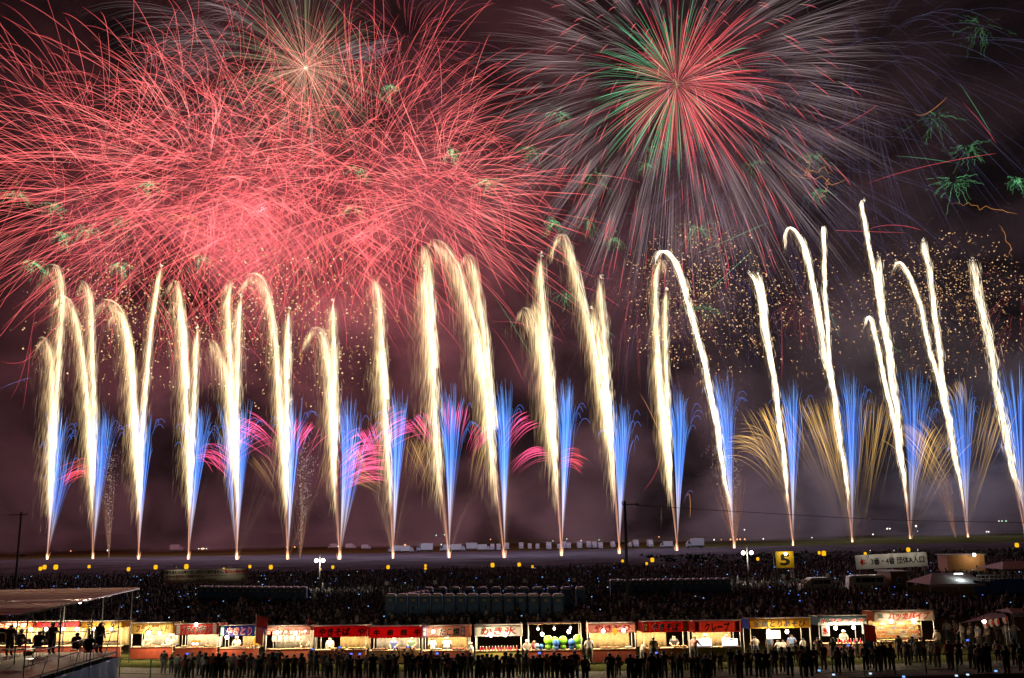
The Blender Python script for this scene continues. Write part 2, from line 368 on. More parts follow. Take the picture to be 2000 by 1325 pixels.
def comet(k, px, wid=1.5, fuzz=4.0, bright=1.0, shape='straight', crisp=False, stem=True, hook=False):
    """A comet: a rising star that sheds a curtain of glowing sparks, drifting down-wind (towards -x)."""
    D = DEP[k] + RNG.uniform(-3, 3)
    if crisp: wid *= 1.15
    ctrl = [tuple(on_y(x, y, D)) for x, y in px]
    if stem: ctrl = [tuple(on_y(BASES[k][0], BASES[k][1], D))] + ctrl
    P, Ln = resample(catmull(ctrl, 220), 260)
    base = np.array(on_y(*BASES[k], D)) if not stem else np.array(ctrl[0])
    if crisp:                                       # small wobble of the star
        s = np.linspace(0, 1, 260) * Ln
        P[:, 0] += 0.22 * np.sin(s / 6.3 + k) + 0.10 * np.sin(s / 2.6 + 2 * k)
    h = (P[:, 2] - base[2]); s01 = np.linspace(0, 1, 260)
    H0 = 19.0                                        # below this the star has hardly begun to shed sparks
    grow = np.clip((h - H0) / 32.0, 0, 1) ** 0.9
    if not stem: grow = grow * np.clip(s01 / 0.1, 0, 1)
    iap = int(np.argmax(P[:, 2])); after = np.clip((np.arange(260) - iap) / max(1, 259 - iap + 1), 0, 1) if iap < 250 else np.zeros(260)
    T = np.gradient(P, axis=0); T /= np.linalg.norm(T, axis=1, keepdims=True)
    sp = Sparks()
    # bright heart: many parallel threads
    nh = int(Ln * (7 if crisp else 5))
    u = RNG.uniform(0.03 if stem else 0, 1, nh); i = np.clip((u * 259).astype(int), 0, 259)
    keep = RNG.uniform(0, 1, nh) < np.clip(grow[i] * 1.4 + (0.03 if stem else 0), 0, 1) * (1 - 0.8 * after[i]); i = i[keep]; nh = len(i)
    sig = wid * (0.34 if crisp else 0.42) * (0.25 + 0.75 * grow[i])
    off = np.stack([RNG.normal(0, 1, nh) * sig, RNG.normal(0, 1, nh) * sig, np.zeros(nh)], -1)
    ln = RNG.uniform(3, 8, nh)
    steps = np.linspace(0, 1, 3)
    idx = np.clip(i[:, None] - (steps[None] * ln[:, None] / Ln * 259).astype(int), 0, 259)
    Q = P[idx] + off[:, None, :]
    e = np.abs(off[:, 0]) / (wid * 0.9)
    top = np.clip((s01[i] - 0.55) / 0.45, 0, 1)
    tone = np.clip(e * 0.35 + top * (0.1 if crisp else 0.6) * RNG.uniform(0.6, 1.2, nh) + (1 - bright), 0, 1)
    c = mixc(WHITE, CREAM, tone); c = mixc(c, STEM, np.clip(1 - grow[i] * 1.6, 0, 1))
    c = c * (1.0 if crisp else (0.34 + 0.45 * (1 - s01[i]))[:, None])
    r = np.array([0.02, 0.10, 0.02]) * (1.7 if not crisp else 2.0)
    sp.streaks(Q, np.broadcast_to(r, (nh, 3)), np.broadcast_to(c[:, None], (nh, 3, 3)))
    # spark curtain on the lee side
    nf = int(Ln * (22 if not crisp else 9.0) * min(1.25, fuzz / 4.0 + 0.2))
    u = RNG.uniform(0, 1, nf); i = np.clip((u * 259).astype(int), 0, 259)
    keep = RNG.uniform(0, 1, nf) < np.clip(grow[i], 0, 1) * (1 - 0.55 * after[i]); i = i[keep]; nf = len(i)
    d = RNG.exponential(1.0, nf) * fuzz * 0.36 * (0.35 + 0.65 * grow[i]); d = np.minimum(d, fuzz * 1.5)
    sgn = np.where(RNG.uniform(0, 1, nf) < (0.62 if crisp else 0.93), -1, 0.45)
    off = np.stack([sgn * d, np.abs(RNG.normal(0, 0.4, nf)) * fuzz * 0.5 + d * .5 + wid * .3, -d * RNG.uniform(0.4, 1.8, nf)], -1)
    ln = RNG.uniform(3.0, 8.5, nf) * (0.55 if crisp else 1)
    q0 = P[i] + off
    dn = np.stack([-0.16 + RNG.normal(0, 0.06, nf), RNG.normal(0, .05, nf), -np.ones(nf)], -1)
    dn = dn * 0.6 - T[i] * 0.4 * (T[i][:, 2:3] > 0)
    Q = q0[:, None, :] + dn[:, None, :] * (steps[None, :, None] * ln[:, None, None])
    e = d / fuzz
    c = mixc(mixc(CREAM * 1.15, GOLD * 1.25, np.clip(e * 1.25, 0, 1)), BROWN * 1.4, np.clip(e - 0.75, 0, 1)) * (RNG.uniform(0.75, 1.2, nf) * (0.55 + 0.45 * bright))[:, None]
    r = np.array([0.012, 0.085, 0.012]); c = c * FUZZ_K
    sp.streaks(Q, np.broadcast_to(r, (nf, 3)), np.broadcast_to(c[:, None], (nf, 3, 3)))
    # the star itself at the tip of straight comets
    if not hook:
        tipn = 14; tp = P[-1] + RNG.normal(0, wid * 0.2, (tipn, 3)) * (1, 1, 1.4) - (0, 0, .5)
        sp.grains(tp, RNG.uniform(0.2, 0.42, tipn), WHITE * 1.05 * bright)
    if stem:
        ns = 16; t = np.linspace(0, 1, 5)
        b = base + np.stack([RNG.normal(0, .1, ns), RNG.normal(0, .1, ns), np.zeros(ns)], -1)
        tipp = P[int(259 * min(0.5, 34 / Ln))] + RNG.normal(0, 0.7, (ns, 3)) * (1, 1, 3)
        Q = b[:, None] + (tipp - b)[:, None] * t[None, :, None]
        cc = mixc(STEM * 0.5, CREAM * 0.45, np.clip(t * 1.2 - 0.5, 0, 1))
        sp.streaks(Q, np.broadcast_to(np.array([.10, .10, .10, .09, .04]), (ns, 5)), np.broadcast_to(cc[None], (ns, 5, 3)))
    o = sp.build('comet_firework', loc=tuple(base))
    o['label'] = f'{shape} comet from the {ORD[k+1]} firing point, counted from the roofed platform'
    o['category'] = 'firework'; o['group'] = 'gold comets along the firing line'
    return o

C_ = comet
# k, pixel path (photo), look
C_(0, [(97,1000),(107,850),(116,700),(123,590),(121,545),(114,522),(100,516),(90,520)], 2.0, 6.5, .85, 'tall gold hook-topped', hook=True)
C_(0, [(97,990),(101,850),(103,730),(98,680),(86,658),(74,664)], 1.4, 6.5, .55, 'short dim gold hooked', stem=False, hook=True)
C_(1, [(180,960),(173,800),(161,680),(150,620),(137,588),(120,577),(107,582)], 1.6, 5.0, .85, 'arching gold drooping', hook=True)
C_(1, [(183,950),(184,800),(182,700),(180,610),(176,570),(167,551),(155,549)], 2.0, 5.5, .9, 'tall gold blunt-topped', stem=False, hook=True)
C_(2, [(272,1000),(266,850),(258,740),(250,650),(241,622),(229,608),(216,613)], 1.7, 4.5, .9, 'low gold hooked', hook=True)
C_(2, [(268,900),(262,720),(250,640),(236,602),(215,586),(200,586),(190,594)], 1.3, 4.5, .6, 'dim gold hooked', stem=False, hook=True)
C_(2, [(272,1000),(279,850),(289,720),(299,620),(308,560),(315,517)], 1.8, 3.6, .85, 'straight slanting gold', stem=False)
C_(3, [(371,1000),(368,850),(363,720),(360,640),(353,603),(344,591),(332,594)], 2.0, 4.8, .92, 'blunt bright gold', hook=True)
C_(3, [(367,760),(360,640),(353,578),(346,551),(338,546),(328,554)], 1.4, 4.5, .6, 'tall dim gold hooked', stem=False, hook=True)
C_(3, [(371,1000),(378,850),(383,740),(386,636)], 1.8, 3.0, 1.0, 'straight bright gold', stem=False)
C_(4, [(464,1000),(463,850),(466,700),(470,574)], 2.3, 3.6, 1.0, 'straight bright gold', )
C_(4, [(462,950),(453,750),(449,640),(448,575),(452,548),(440,552)], 1.5, 4.2, .7, 'tall dim gold', stem=False, hook=True)
C_(4, [(462,900),(451,770),(437,705),(422,672),(408,660)], 1.2, 4.5, .5, 'short feathery gold', stem=False, hook=True)
C_(5, [(560,1000),(552,850),(545,730),(538,640),(528,580),(517,549),(500,534),(485,538),(473,553)], 1.5, 3.6, .85, 'arching gold hooked', hook=True)
C_(5, [(561,1000),(562,850),(563,652)], 2.0, 3.0, 1.0, 'straight bright gold', stem=False)
C_(5, [(562,740),(564,660),(565,599)], 1.6, 3.0, .7, 'thin dim gold', stem=False)
C_(6, [(656,1000),(652,850),(645,720),(637,665),(630,646),(618,638),(606,645),(599,662)], 1.9, 4.0, .95, 'low gold hooked', hook=True)
C_(6, [(656,900),(656,750),(654,640),(651,582)], 1.8, 3.2, .85, 'straight gold', stem=False)
C_(7, [(766,1000),(758,850),(752,740),(748,700),(742,670)], 2.1, 4.6, .98, 'bright blunt gold')
C_(7, [(757,780),(750,680),(744,590),(737,552),(727,537)], 1.5, 4.4, .65, 'tall dim gold', stem=False, hook=True)
C_(8, [(866,1000),(858,900),(850,750),(843,650),(836,575),(828,522)], 2.5, 5.4, .95, 'broad fuzzy gold')
C_(8, [(852,720),(846,590),(839,505),(825,476)], 1.5, 4.8, .6, 'tall dim gold', stem=False, hook=True)
C_(9, [(975,1000),(962,870),(950,750),(938,690),(930,650)], 2.1, 4.0, .95, 'short bright gold')
C_(9, [(968,840),(954,690),(941,590),(929,523),(916,496),(905,497)], 1.5, 4.2, .7, 'tall dim gold hooked', stem=False, hook=True)
C_(9, [(950,740),(928,630),(909,562),(891,512),(870,480),(846,467),(836,472)], 1.3, 4.2, .55, 'arching dim gold', stem=False, hook=True)
C_(10, [(1090,1000),(1083,850),(1077,740),(1069,640),(1062,560),(1057,497)], 2.1, 3.6, 1.0, 'tall straight gold')
C_(10, [(1086,900),(1076,760),(1067,665),(1056,607),(1041,584)], 1.4, 3.8, .75, 'dim gold hooked', stem=False, hook=True)
C_(10, [(1082,850),(1067,730),(1051,643),(1036,607),(1023,600),(1015,608)], 1.3, 3.8, .7, 'low gold hooked', stem=False, hook=True)
C_(11, [(1203,1000),(1194,850),(1190,740),(1183,640),(1174,538)], 1.9, 3.0, 1.0, 'tall straight gold')
C_(11, [(1193,840),(1178,700),(1165,620),(1156,598)], 1.6, 3.2, .85, 'short gold', stem=False)
C_(11, [(1196,870),(1172,740),(1152,630),(1135,562),(1121,503),(1110,470),(1098,456),(1086,468),(1083,492)], 1.4, 3.0, .9, 'tall arching gold hooked', stem=False, hook=True)
C_(12, [(1312,980),(1300,850),(1290,740),(1283,683)], 1.9, 2.6, 1.0, 'short bright gold')
C_(12, [(1311,960),(1306,800),(1302,650),(1303,562)], 1.3, 2.4, .95, 'straight thin gold', stem=False)
C_(12, [(1306,900),(1290,740),(1283,600),(1284,535),(1289,512),(1297,508),(1305,520)], 1.3, 2.6, .9, 'gold hooked', stem=False, hook=True)
C_(13, [(1425,980),(1410,900),(1395,800),(1378,720),(1360,650),(1345,590),(1330,540),(1315,507),(1298,490),(1286,497),(1280,522)], 1.9, 2.4, 1.0, 'tall arching white-gold hooked', crisp=True, hook=True)
C_(14, [(1540,980),(1528,870),(1518,780),(1505,700),(1492,640),(1485,590),(1475,550),(1463,530)], 1.9, 2.0, 1.0, 'long white-gold', crisp=True)
C_(14, [(1510,730),(1499,650),(1491,580),(1480,532)], 1.4, 2.0, .95, 'short white-gold', crisp=True, stem=False)
C_(15, [(1655,960),(1640,850),(1625,750),(1610,690),(1600,620),(1590,560),(1575,500),(1565,462)], 2.0, 2.0, 1.0, 'long white-gold', crisp=True)
C_(15, [(1603,650),(1590,570),(1578,505),(1568,475),(1555,452),(1542,444),(1534,457),(1532,490)], 1.3, 2.2, .85, 'hooked white-gold', crisp=True, stem=False, hook=True)
C_(15, [(1627,760),(1618,670),(1612,570),(1610,500),(1608,442),(1614,480)], 1.3, 2.0, .95, 'thin straight white-gold', crisp=True, stem=False, hook=True)
C_(16, [(1768,960),(1757,860),(1750,790),(1740,700),(1728,630),(1720,560),(1715,500)], 2.1, 2.0, 1.0, 'straight white-gold', crisp=True)
C_(16, [(1748,790),(1736,705),(1723,625),(1712,560),(1702,500),(1692,450),(1683,405),(1682,393),(1688,390)], 1.4, 2.0, 1.0, 'tallest white-gold', crisp=True, stem=False)
C_(16, [(1764,930),(1746,825),(1726,735),(1711,665),(1701,623),(1694,620),(1690,642)], 1.5, 2.0, .95, 'low hooked white-gold', crisp=True, stem=False, hook=True)
C_(17, [(1878,960),(1860,860),(1845,770),(1835,690),(1825,600),(1815,530),(1803,467)], 2.0, 2.0, 1.0, 'straight white-gold', crisp=True)
C_(17, [(1853,820),(1833,745),(1816,680),(1800,610),(1785,560),(1770,527),(1753,511),(1742,532)], 1.5, 2.2, .95, 'arching white-gold', crisp=True, stem=False, hook=True)
C_(18, [(1995,980),(1975,900),(1960,820),(1945,740),(1930,650),(1912,580),(1900,507)], 3.0, 2.4, 1.0, 'broad blazing white-gold', crisp=True)

BLUE0 = np.array((0.62, 0.58, 0.72)); BLUE1 = np.array(lin(72, 128, 235, 1.0)); BLUE2 = np.array(lin(110, 170, 252, 1.1))
def mine(k, topx, topy, half, n=75, extra=()):
    """A mine: a spray of blue stars thrown straight up from its mortar."""
    D = DEP[k] + RNG.uniform(-2, 2); b = np.array(on_y(*BASES[k], D)); top = np.array(on_y(topx, topy, D)); m = D / F
    sp = Sparks(); t = np.linspace(0, 1, 11)
    ang = RNG.uniform(0, 2 * math.pi, n); rad = np.sqrt(RNG.uniform(0, 1, n)) * half * m
    dx = np.cos(ang) * rad; dy = np.sin(ang) * rad
    hh = (top[2] - b[2]) * (1 + 0.045 - RNG.uniform(0, 0.26, n) ** 1.0 * (0.4 + 0.9 * rad / (half * m)))
    curl = RNG.uniform(0.2, 1.0, n) ** 2
    X = b[0] + (top[0] - b[0]) * t[None] + dx[:, None] * (t[None] ** 1.6) + (dx[:, None] * 0.35 * curl[:, None] - 0.8) * np.clip(t[None] - 0.82, 0, 1) * 5
    Y = b[1] + dy[:, None] * t[None] ** 1.6
    Z = b[2] + hh[:, None] * (t[None] - 0.10 * curl[:, None] * np.clip((t[None] - 0.75) / 0.25, 0, 1) ** 2.2)
    P = np.stack([X, Y, Z], -1)
    c = np.where(t[:, None] < .32, mixc(STEM * 0.9, BLUE0, np.clip((t - .12) / .12, 0, 1)), mixc(BLUE0, BLUE1, np.clip((t - .30) / .22, 0, 1)))
    c = mixc(c, BLUE2, np.clip((t - .80) / .2, 0, 1))
    C = np.broadcast_to(c[None], (n, 11, 3)) * RNG.uniform(0.55, 1.1, n)[:, None, None]
    r = np.interp(t, [0, .1, .3, .9, 1], [.03, .06, .10, .14, .04]) * RNG.uniform(.55, 1.1, n)[:, None]
    sp.streaks(P, r, C * 1.35 * np.interp(t, [0, .12, .30, .58], [.07, .08, .24, 1])[None, :, None])
    # a few stars that fall over sideways
    ne = 9; sgn = np.where(RNG.uniform(0, 1, ne) < .55, -1, 1); u = np.linspace(0, 1, 9)
    x0 = top[0] + sgn * half * m * RNG.uniform(.5, .9, ne); z0 = b[2] + (top[2] - b[2]) * RNG.uniform(.78, .95, ne); w = RNG.uniform(2, 6.5, ne)
    P = np.stack([x0[:, None] + sgn[:, None] * w[:, None] * u, np.full((ne, 9), b[1]) + RNG.normal(0, 3, ne)[:, None], z0[:, None] - 10 + 14 * u * (1.55 - u) - 2 * u ** 3], -1)
    sp.streaks(P, np.broadcast_to(np.interp(u, [0, .7, 1], [.01, .10, .05]), (ne, 9)), BLUE1 * 2.2)
    o = sp.build('mine_firework', loc=tuple(b))
    kind_ = 'blue spray' if half * n > 1200 else 'lower side blue spray'
    tag(o, f'{kind_} of stars over the {ORD[k+1]} firing point, counted from the roofed platform', 'firework', 'blue mines along the firing line')
    # launch flash: a short tongue of fire at the mortar mouth
    fl = Sparks(); q = 14
    P0 = b + RNG.normal(0, 0.25, (q, 3)) * (1, 1, 0); P0[:, 2] = b[2]
    P1 = P0 + np.stack([RNG.normal(0, .3, q), RNG.normal(0, .3, q), RNG.uniform(1.0, 3.4, q)], -1)
    fl.streaks(np.stack([P0, (P0 + P1) / 2, P1], 1), np.broadcast_to(np.array([.16, .2, .02]), (q, 3)), np.array((1.6, 0.75, 0.4)))
    f = fl.build('launch_flash'); f.parent = o; f.matrix_parent_inverse = o.matrix_world.inverted(); f.location = (-b[0], -b[1], -b[2])
    f.matrix_parent_inverse = Matrix.Identity(4); f.location = (-b[0], -b[1], -b[2])
    return o
for a in [(0,130,872,20,40),(6,706,805,22,34),(4,440,792,14,26),(0,117,795,20),(1,207,798,24),(2,286,792,20),(3,393,790,24),(4,472,782,22),(5,577,775,20),(6,684,775,20),(7,779,762,22),(8,885,752,26),
          (9,985,748,22),(10,1106,742,20),(11,1213,776,22),(12,1325,752,20),(13,1410,728,22),(14,1546,744,20),(15,1660,724,28),(16,1787,728,34),(17,1874,742,26),(18,1975,716,30)]:
    mine(*a)

PINK = np.array(lin(240, 80, 130, 1.0)); PINKR = np.array(lin(235, 70, 85)); FGOLD = np.array(lin(205, 160, 85))
def plume(k, fans, col, cat, label, dimstem=True, n=26):
    """A fan of stars thrown aslant from a mortar, bright where they burn out. fans: (start, control, tip, spread px)"""
    D = DEP[k] + RNG.uniform(-5, 5); b = np.array(on_y(*BASES[k], D)); m = D / F
    sp = Sparks(); t = np.linspace(0, 1, 9)
    for st, ct, tp, spread in fans:
        a0, c0, t0 = (np.array(on_y(*q, D)) for q in (st, ct, tp))
        s = RNG.normal(0, .55, n)[:, None]; s2 = RNG.normal(0, .5, (n, 3)) * spread * m * 0.5
        d = t0 - a0; nrm = np.array([-d[2], 0, d[0]]); nrm /= np.linalg.norm(nrm)
        A = a0 + nrm * s * spread * m * 0.6 + RNG.normal(0, .22, (n, 1)) * d; Cc = c0 + nrm * s * spread * m * 0.9 + s2 * 0.3; Tt = t0 + nrm * s * spread * m + s2 * 0.6
        P = (1 - t)[None, :, None] ** 2 * A[:, None] + 2 * (t * (1 - t))[None, :, None] * Cc[:, None] + (t ** 2)[None, :, None] * Tt[:, None]
        P[..., 1] += (RNG.normal(0, 8, n) * spread / 30)[:, None] * t[None]
        cc = mixc(col * 0.28, col * 1.1, np.clip(t * 1.6, 0, 1)) * RNG.uniform(.5, 1.1, n)[:, None, None]
        sp.streaks(P, np.interp(t, [0, .35, .85, 1], [.015, .12, .16, .03])[None] * RNG.uniform(.6, 1.05, n)[:, None], cc * 2.3)
        if dimstem:
            q = n // 2; P0 = np.broadcast_to(b, (q, 3)) + RNG.normal(0, .15, (q, 3)) * (1, 1, 0); P1 = A[:q]
            tt = np.linspace(0, 1, 5); Pm = P0[:, None] + (P1 - P0)[:, None] * tt[None, :, None]
            Pm[..., 2] += 3 * np.sin(tt * math.pi)[None]
            sp.streaks(Pm, np.broadcast_to(np.array([.02, .04, .05, .05, .03]), (q, 5)) * 0.9, col * 0 + BROWN * 0.75)
    tag(sp.build('fan_firework', loc=tuple(b)), label, 'firework', cat)
PF = 'pink fans low along the firing line'
plume(1, [((192,928),(160,900),(128,935),20)], PINKR, PF, 'small red fan of stars across the second comet pair from the roofed platform', n=22)
plume(3, [((380,900),(410,868),(446,915),22)], PINK, PF, 'pink fan of stars leaning away beside the fourth comet from the roofed platform')
plume(4, [((440,885),(470,840),(500,828),26),((545,885),(510,830),(478,828),26)], PINK, PF, 'wide pink fan of stars behind the fifth comet from the roofed platform', n=22)
plume(5, [((578,885),(585,850),(602,828),26)], PINK, PF, 'upright pink fan of stars behind the sixth comet from the roofed platform', n=30)
plume(6, [((668,930),(695,870),(740,878),34),((668,950),(700,905),(745,918),28)], PINK, PF, 'big drooping pink fan of stars past the seventh comet from the roofed platform', n=36)
plume(7, [((725,885),(760,830),(800,822),30),((735,890),(720,850),(712,840),20)], PINK, PF, 'broad pink fan of stars behind the eighth comet from the roofed platform', n=26)
plume(8, [((848,868),(830,830),(815,812),18),((885,855),(888,820),(890,795),26)], PINK, PF, 'pink tufted fan of stars over the ninth blue spray from the roofed platform', n=24)
plume(9, [((924,885),(935,855),(952,838),18),((988,870),(1005,822),(1036,818),22),((998,925),(1022,878),(1064,882),20)], PINK, PF, 'triple pink fan of stars around the tenth comet from the roofed platform', n=18)
plume(10, [((1092,915),(1112,885),(1136,912),20)], PINKR, PF, 'short red pink fan of stars beside the eleventh comet from the roofed platform', n=20)
GF = 'gold fans low along the firing line'
plume(14, [((1530,965),(1490,850),(1430,868),44),((1545,960),(1515,840),(1490,800),30)], FGOLD, GF, 'drooping gold fan of stars at the fifteenth firing point from the roofed platform', n=34)
plume(15, [((1640,985),(1600,860),(1568,790),46),((1648,985),(1625,860),(1608,785),34),((1688,985),(1705,860),(1712,788),40)], FGOLD * 0.7, GF, 'tall dim gold fan of stars at the sixteenth firing point from the roofed platform', n=34)
plume(16, [((1790,975),(1810,880),(1838,842),36),((1840,950),(1810,860),(1768,832),30)], FGOLD, GF, 'crossing gold fan of stars at the seventeenth firing point from the roofed platform', n=34)
plume(17, [((1882,800),(1878,770),(1866,748),18),((1900,960),(1925,860),(1945,790),26)], FGOLD * 0.8, GF, 'small gold fan of stars at the eighteenth firing point from the roofed platform', n=22)
plume(7, [((745,960),(715,935),(690,930),14),((800,950),(815,900),(830,860),26),((720,930),(705,890),(695,880),18)], FGOLD * 0.4, GF, 'faint brown gold fan at the eighth firing point from the roofed platform', n=22)
plume(8, [((925,955),(935,900),(945,872),18),((850,960),(830,900),(812,860),22)], FGOLD * 0.35, GF, 'faint brown gold fan at the ninth firing point from the roofed platform', n=18)
plume(5, [((545,960),(530,920),(505,890),18),((625,960),(640,920),(652,890),18)], FGOLD * 0.3, GF, 'faint brown gold fan at the sixth firing point from the roofed platform', n=16)

def crackle(base, top, half, n, label):
    b3 = on_z(*base); D = min(b3.y, 515); b = np.array(on_y(*base, D)); tp = np.array(on_y(*top, D)); m = D / F
    sp = Sparks(); u = RNG.beta(2.2, 1.5, n); w = half * m * np.clip(u * 1.1, .08, 1)
    P = b + (tp - b) * u[:, None] + np.stack([RNG.normal(0, .42, n) * w, RNG.normal(0, .42, n) * w, RNG.normal(0, 1, n)], -1)
    sp.grains(P, RNG.uniform(.07, .2, n), mixc(np.array((.75, .55, .5)), np.array((.4, .3, .3)), RNG.uniform(0, 1, n)))
    q = 22; t = np.linspace(0, 1, 4); e = tp + np.stack([RNG.normal(0, .4, q) * half * m, RNG.normal(0, 1, q), RNG.uniform(-25, -4, q)], -1)
    sp.streaks(b + (e - b)[:, None] * t[None, :, None], np.broadcast_to([.03, .05, .05, .02], (q, 4)), STEM * 0.45)
    tag(sp.build('crackle_firework', loc=tuple(b)), label, 'firework', 'crackling columns')
crackle((213,1092),(216,862),24,330,'slim column of pale crackling sparks after the second comet pair from the roofed platform')
crackle((586,1092),(597,868),24,380,'slim column of silver crackling sparks after the sixth comet from the roofed platform')
crackle((1436,1070),(1400,860),34,300,'loose crackling sparks around the fourteenth comet from the roofed platform')
crackle((1436,1070),(1432,860),26,260,'column of crackling sparks beside the fourteenth blue spray from the roofed platform')
crackle((1868,1056),(1825,860),26,320,'column of crackling sparks before the eighteenth comet from the roofed platform')

SHELL_K = 2.45
# ---- aerial shells
RG = 'red peony shells massed over the comets'
def sphere_dirs(n):
    i = np.arange(n) + 0.5; ph = np.arccos(1 - 2 * i / n); th = math.pi * (1 + 5 ** .5) * i
    d = np.stack([np.cos(th) * np.sin(ph), np.sin(th) * np.sin(ph), np.cos(ph)], -1) + RNG.normal(0, .07, (n, 3))
    return d / np.linalg.norm(d, axis=1, keepdims=True)
def ballistic(c, d, R, t, drop, drag=1.6, wind=0.0):
    """positions of stars along times t (0..1): drag-limited flight plus fall"""
    s = (1 - np.exp(-drag * t)) / (1 - math.exp(-drag))
    P = c + d[:, None, :] * (R[:, None] * s[None])[..., None]
    P[..., 2] -= drop * t[None] ** 2; P[..., 0] += wind * t[None] ** 2
    return P
def shell(px, Rpx, D, n, t0, t1, cols, rad, drop, wind=0.0, steps=12, light=None, label='', group='', name='shell_firework', dirs=None, core=0, drag=1.6, jit=.24):
    c = np.array(on_y(*px, D)); m = D / math.cos(PITCH) / F
    d = sphere_dirs(n) if dirs is None else dirs
    if group == RG: d = d[d[:, 2] > -.62]
    n = len(d); R = Rpx * m * RNG.normal(1, jit, n); t = np.linspace(t0, t1, steps)
    ta = t0 + RNG.uniform(0, .28, n) ** 1.2 * (t1 - t0); tb = t1 - RNG.uniform(0, .22, n) * (t1 - t0); TT = ta[:, None] + (tb - ta)[:, None] * np.linspace(0, 1, steps)[None]
    S_ = (1 - np.exp(-drag * TT)) / (1 - math.exp(-drag)); P = c + d[:, None, :] * (R[:, None] * S_)[..., None]
    P[..., 2] -= drop * TT ** 2; P[..., 0] += wind * TT ** 2
    if group == RG: P += RNG.normal(0, 7, (n, 1, 3)) * (TT ** 2)[..., None] + RNG.normal(0, 3.5, (n, 1, 3))
    q = (t - t0) / (t1 - t0); C = np.stack([np.interp(q, np.linspace(0, 1, len(cols)), [k[j] for k in cols]) for j in range(3)], -1)
    C = C[None] * RNG.uniform(.65, 1.12, n)[:, None, None]
    C = C * SHELL_K
    r = 0.80 * rad * np.interp(q, [0, .12, .75, 1], [.35, .8, 1, .12])[None] * RNG.uniform(.55, 1.1, n)[:, None]
    sp = Sparks(); sp.streaks(P, r, C)
    if core: sp.grains(c + RNG.normal(0, .8, (core, 3)), RNG.uniform(.3, .7, core), np.array((1.3, .7, .45)))
    o = sp.build(name, loc=tuple(c)); tag(o, label, 'firework', group)
    if light:
        for q in sphere_dirs(4): lamp('burst_light', tuple(q * Rpx * m * .42 + np.array((0, 52, 8))), light[0] / 4, light[1], 0.0, o)
    return o, c
RC = [(1.1, .36, .31), (1.0, .20, .18), (.95, .13, .13), (.78, .065, .07)]
RC2 = [(.85, .16, .15), (.92, .13, .13), (.75, .065, .07)]
RL = (1.0, 0.13, 0.14)
RG = 'red peony shells massed over the comets'
shell((205,392), 345, 455, 430, .26, 1, RC2, .20, 15, -14, light=(2.3e5, RL), label='red shell of long curling trails at the platform end of the red cluster', group=RG)
shell((383,352), 330, 440, 400, .22, 1, RC, .21, 14, -16, light=(2.7e5, RL), label='brightest red shell with pale pink heart over the third and fourth comets', group=RG)
shell((548,395), 300, 470, 430, .28, 1, RC2, .20, 14, -8, light=(2.3e5, RL), label='red shell tangled below the green and gold starburst', group=RG)
shell((730,350), 335, 450, 520, .26, 1, RC2, .20, 12, 4, light=(2.3e5, RL), label='red shell with tall upright trails beside the white smoke puff', group=RG)
shell((868,392), 265, 440, 300, .20, 1, RC, .20, 14, 8, light=(2.0e5, RL), label='red shell spraying toward the grey starburst over the ninth comet', group=RG)
shell((620,480), 230, 480, 260, .22, 1, RC2, .18, 16, 0, label='low red shell drooping behind the sixth and seventh comets', group=RG)
shell((330,520), 230, 490, 170, .22, 1, RC2, .16, 20, -6, label='low dim red shell drooping behind the third comet', group=RG)

for px, R_px, DD, nn, lab in (((105,300), 250, 462, 150, 'red shell of loose curls at the platform end above the first comets'), ((470,265), 270, 458, 190, 'red shell high between the two brightest red hearts'), ((640,300), 280, 448, 200, 'red shell of crossing trails below the silver puff'), ((940,340), 130, 452, 80, 'red shell fringe nearest the grey chrysanthemum'), ((150,420), 230, 436, 170, 'red shell spread wide above the second comet pair'), ((450,400), 240, 434, 200, 'red shell filling the middle of the red cluster'), ((770,250), 250, 462, 170, 'red shell of upright streaks beneath the small violet shell'), ((820,430), 220, 456, 170, 'red shell low over the eighth and ninth comets'), ((330,230), 230, 466, 150, 'red shell of upright streaks beside the half hidden chrysanthemum'), ((280,440), 240, 446, 150, 'red shell sagging onto the tops of the third and fourth comets')):
    shell(px, R_px, DD, nn, .30, 1, RC2, .18, 14, -6, label=lab, group=RG)
# great silver chrysanthemum with red and green heart
def petals(px, Rpx, D, n, per, col, rad, drop, label, group, wind=0, dirs=None, t0=.40):
    c = np.array(on_y(*px, D)); m = D / math.cos(PITCH) / F; sp = Sparks(); t = np.linspace(t0, 1, 9)
    d0 = sphere_dirs(n) if dirs is None else dirs; R0 = Rpx * m * RNG.normal(1, .07, len(d0))
    d = np.repeat(d0, per, 0) + RNG.normal(0, .017, (len(d0) * per, 3)); R = np.repeat(R0, per) * RNG.uniform(.72, 1.03, len(d))
    P = ballistic(c, d / np.linalg.norm(d, axis=1, keepdims=True), R, t, drop, 1.4, wind)
    q = (t - t0) / (1 - t0); C = np.asarray(col)[None, None] * np.interp(q, [0, .5, 1], [.55, 1, .7])[None, :, None] * RNG.uniform(.5, 1.25, len(d))[:, None, None] * 1.5
    sp.streaks(P, rad * np.interp(q, [0, .4, 1], [.4, 1, .15])[None] * RNG.uniform(.6, 1.3, len(d))[:, None], C)
    o = sp.build('chrysanthemum_firework', loc=tuple(c)); tag(o, label, 'firework', group); return o, c
GREY = np.array((.27, .20, .205))
o, c = petals((1322,165), 455, 500, 230, 9, GREY, .12, 14, 'great silver grey chrysanthemum with red and green heart', None)
lamp('burst_light', (0, 0, 0), 7e4, (1, .5, .5), 0.0, o)
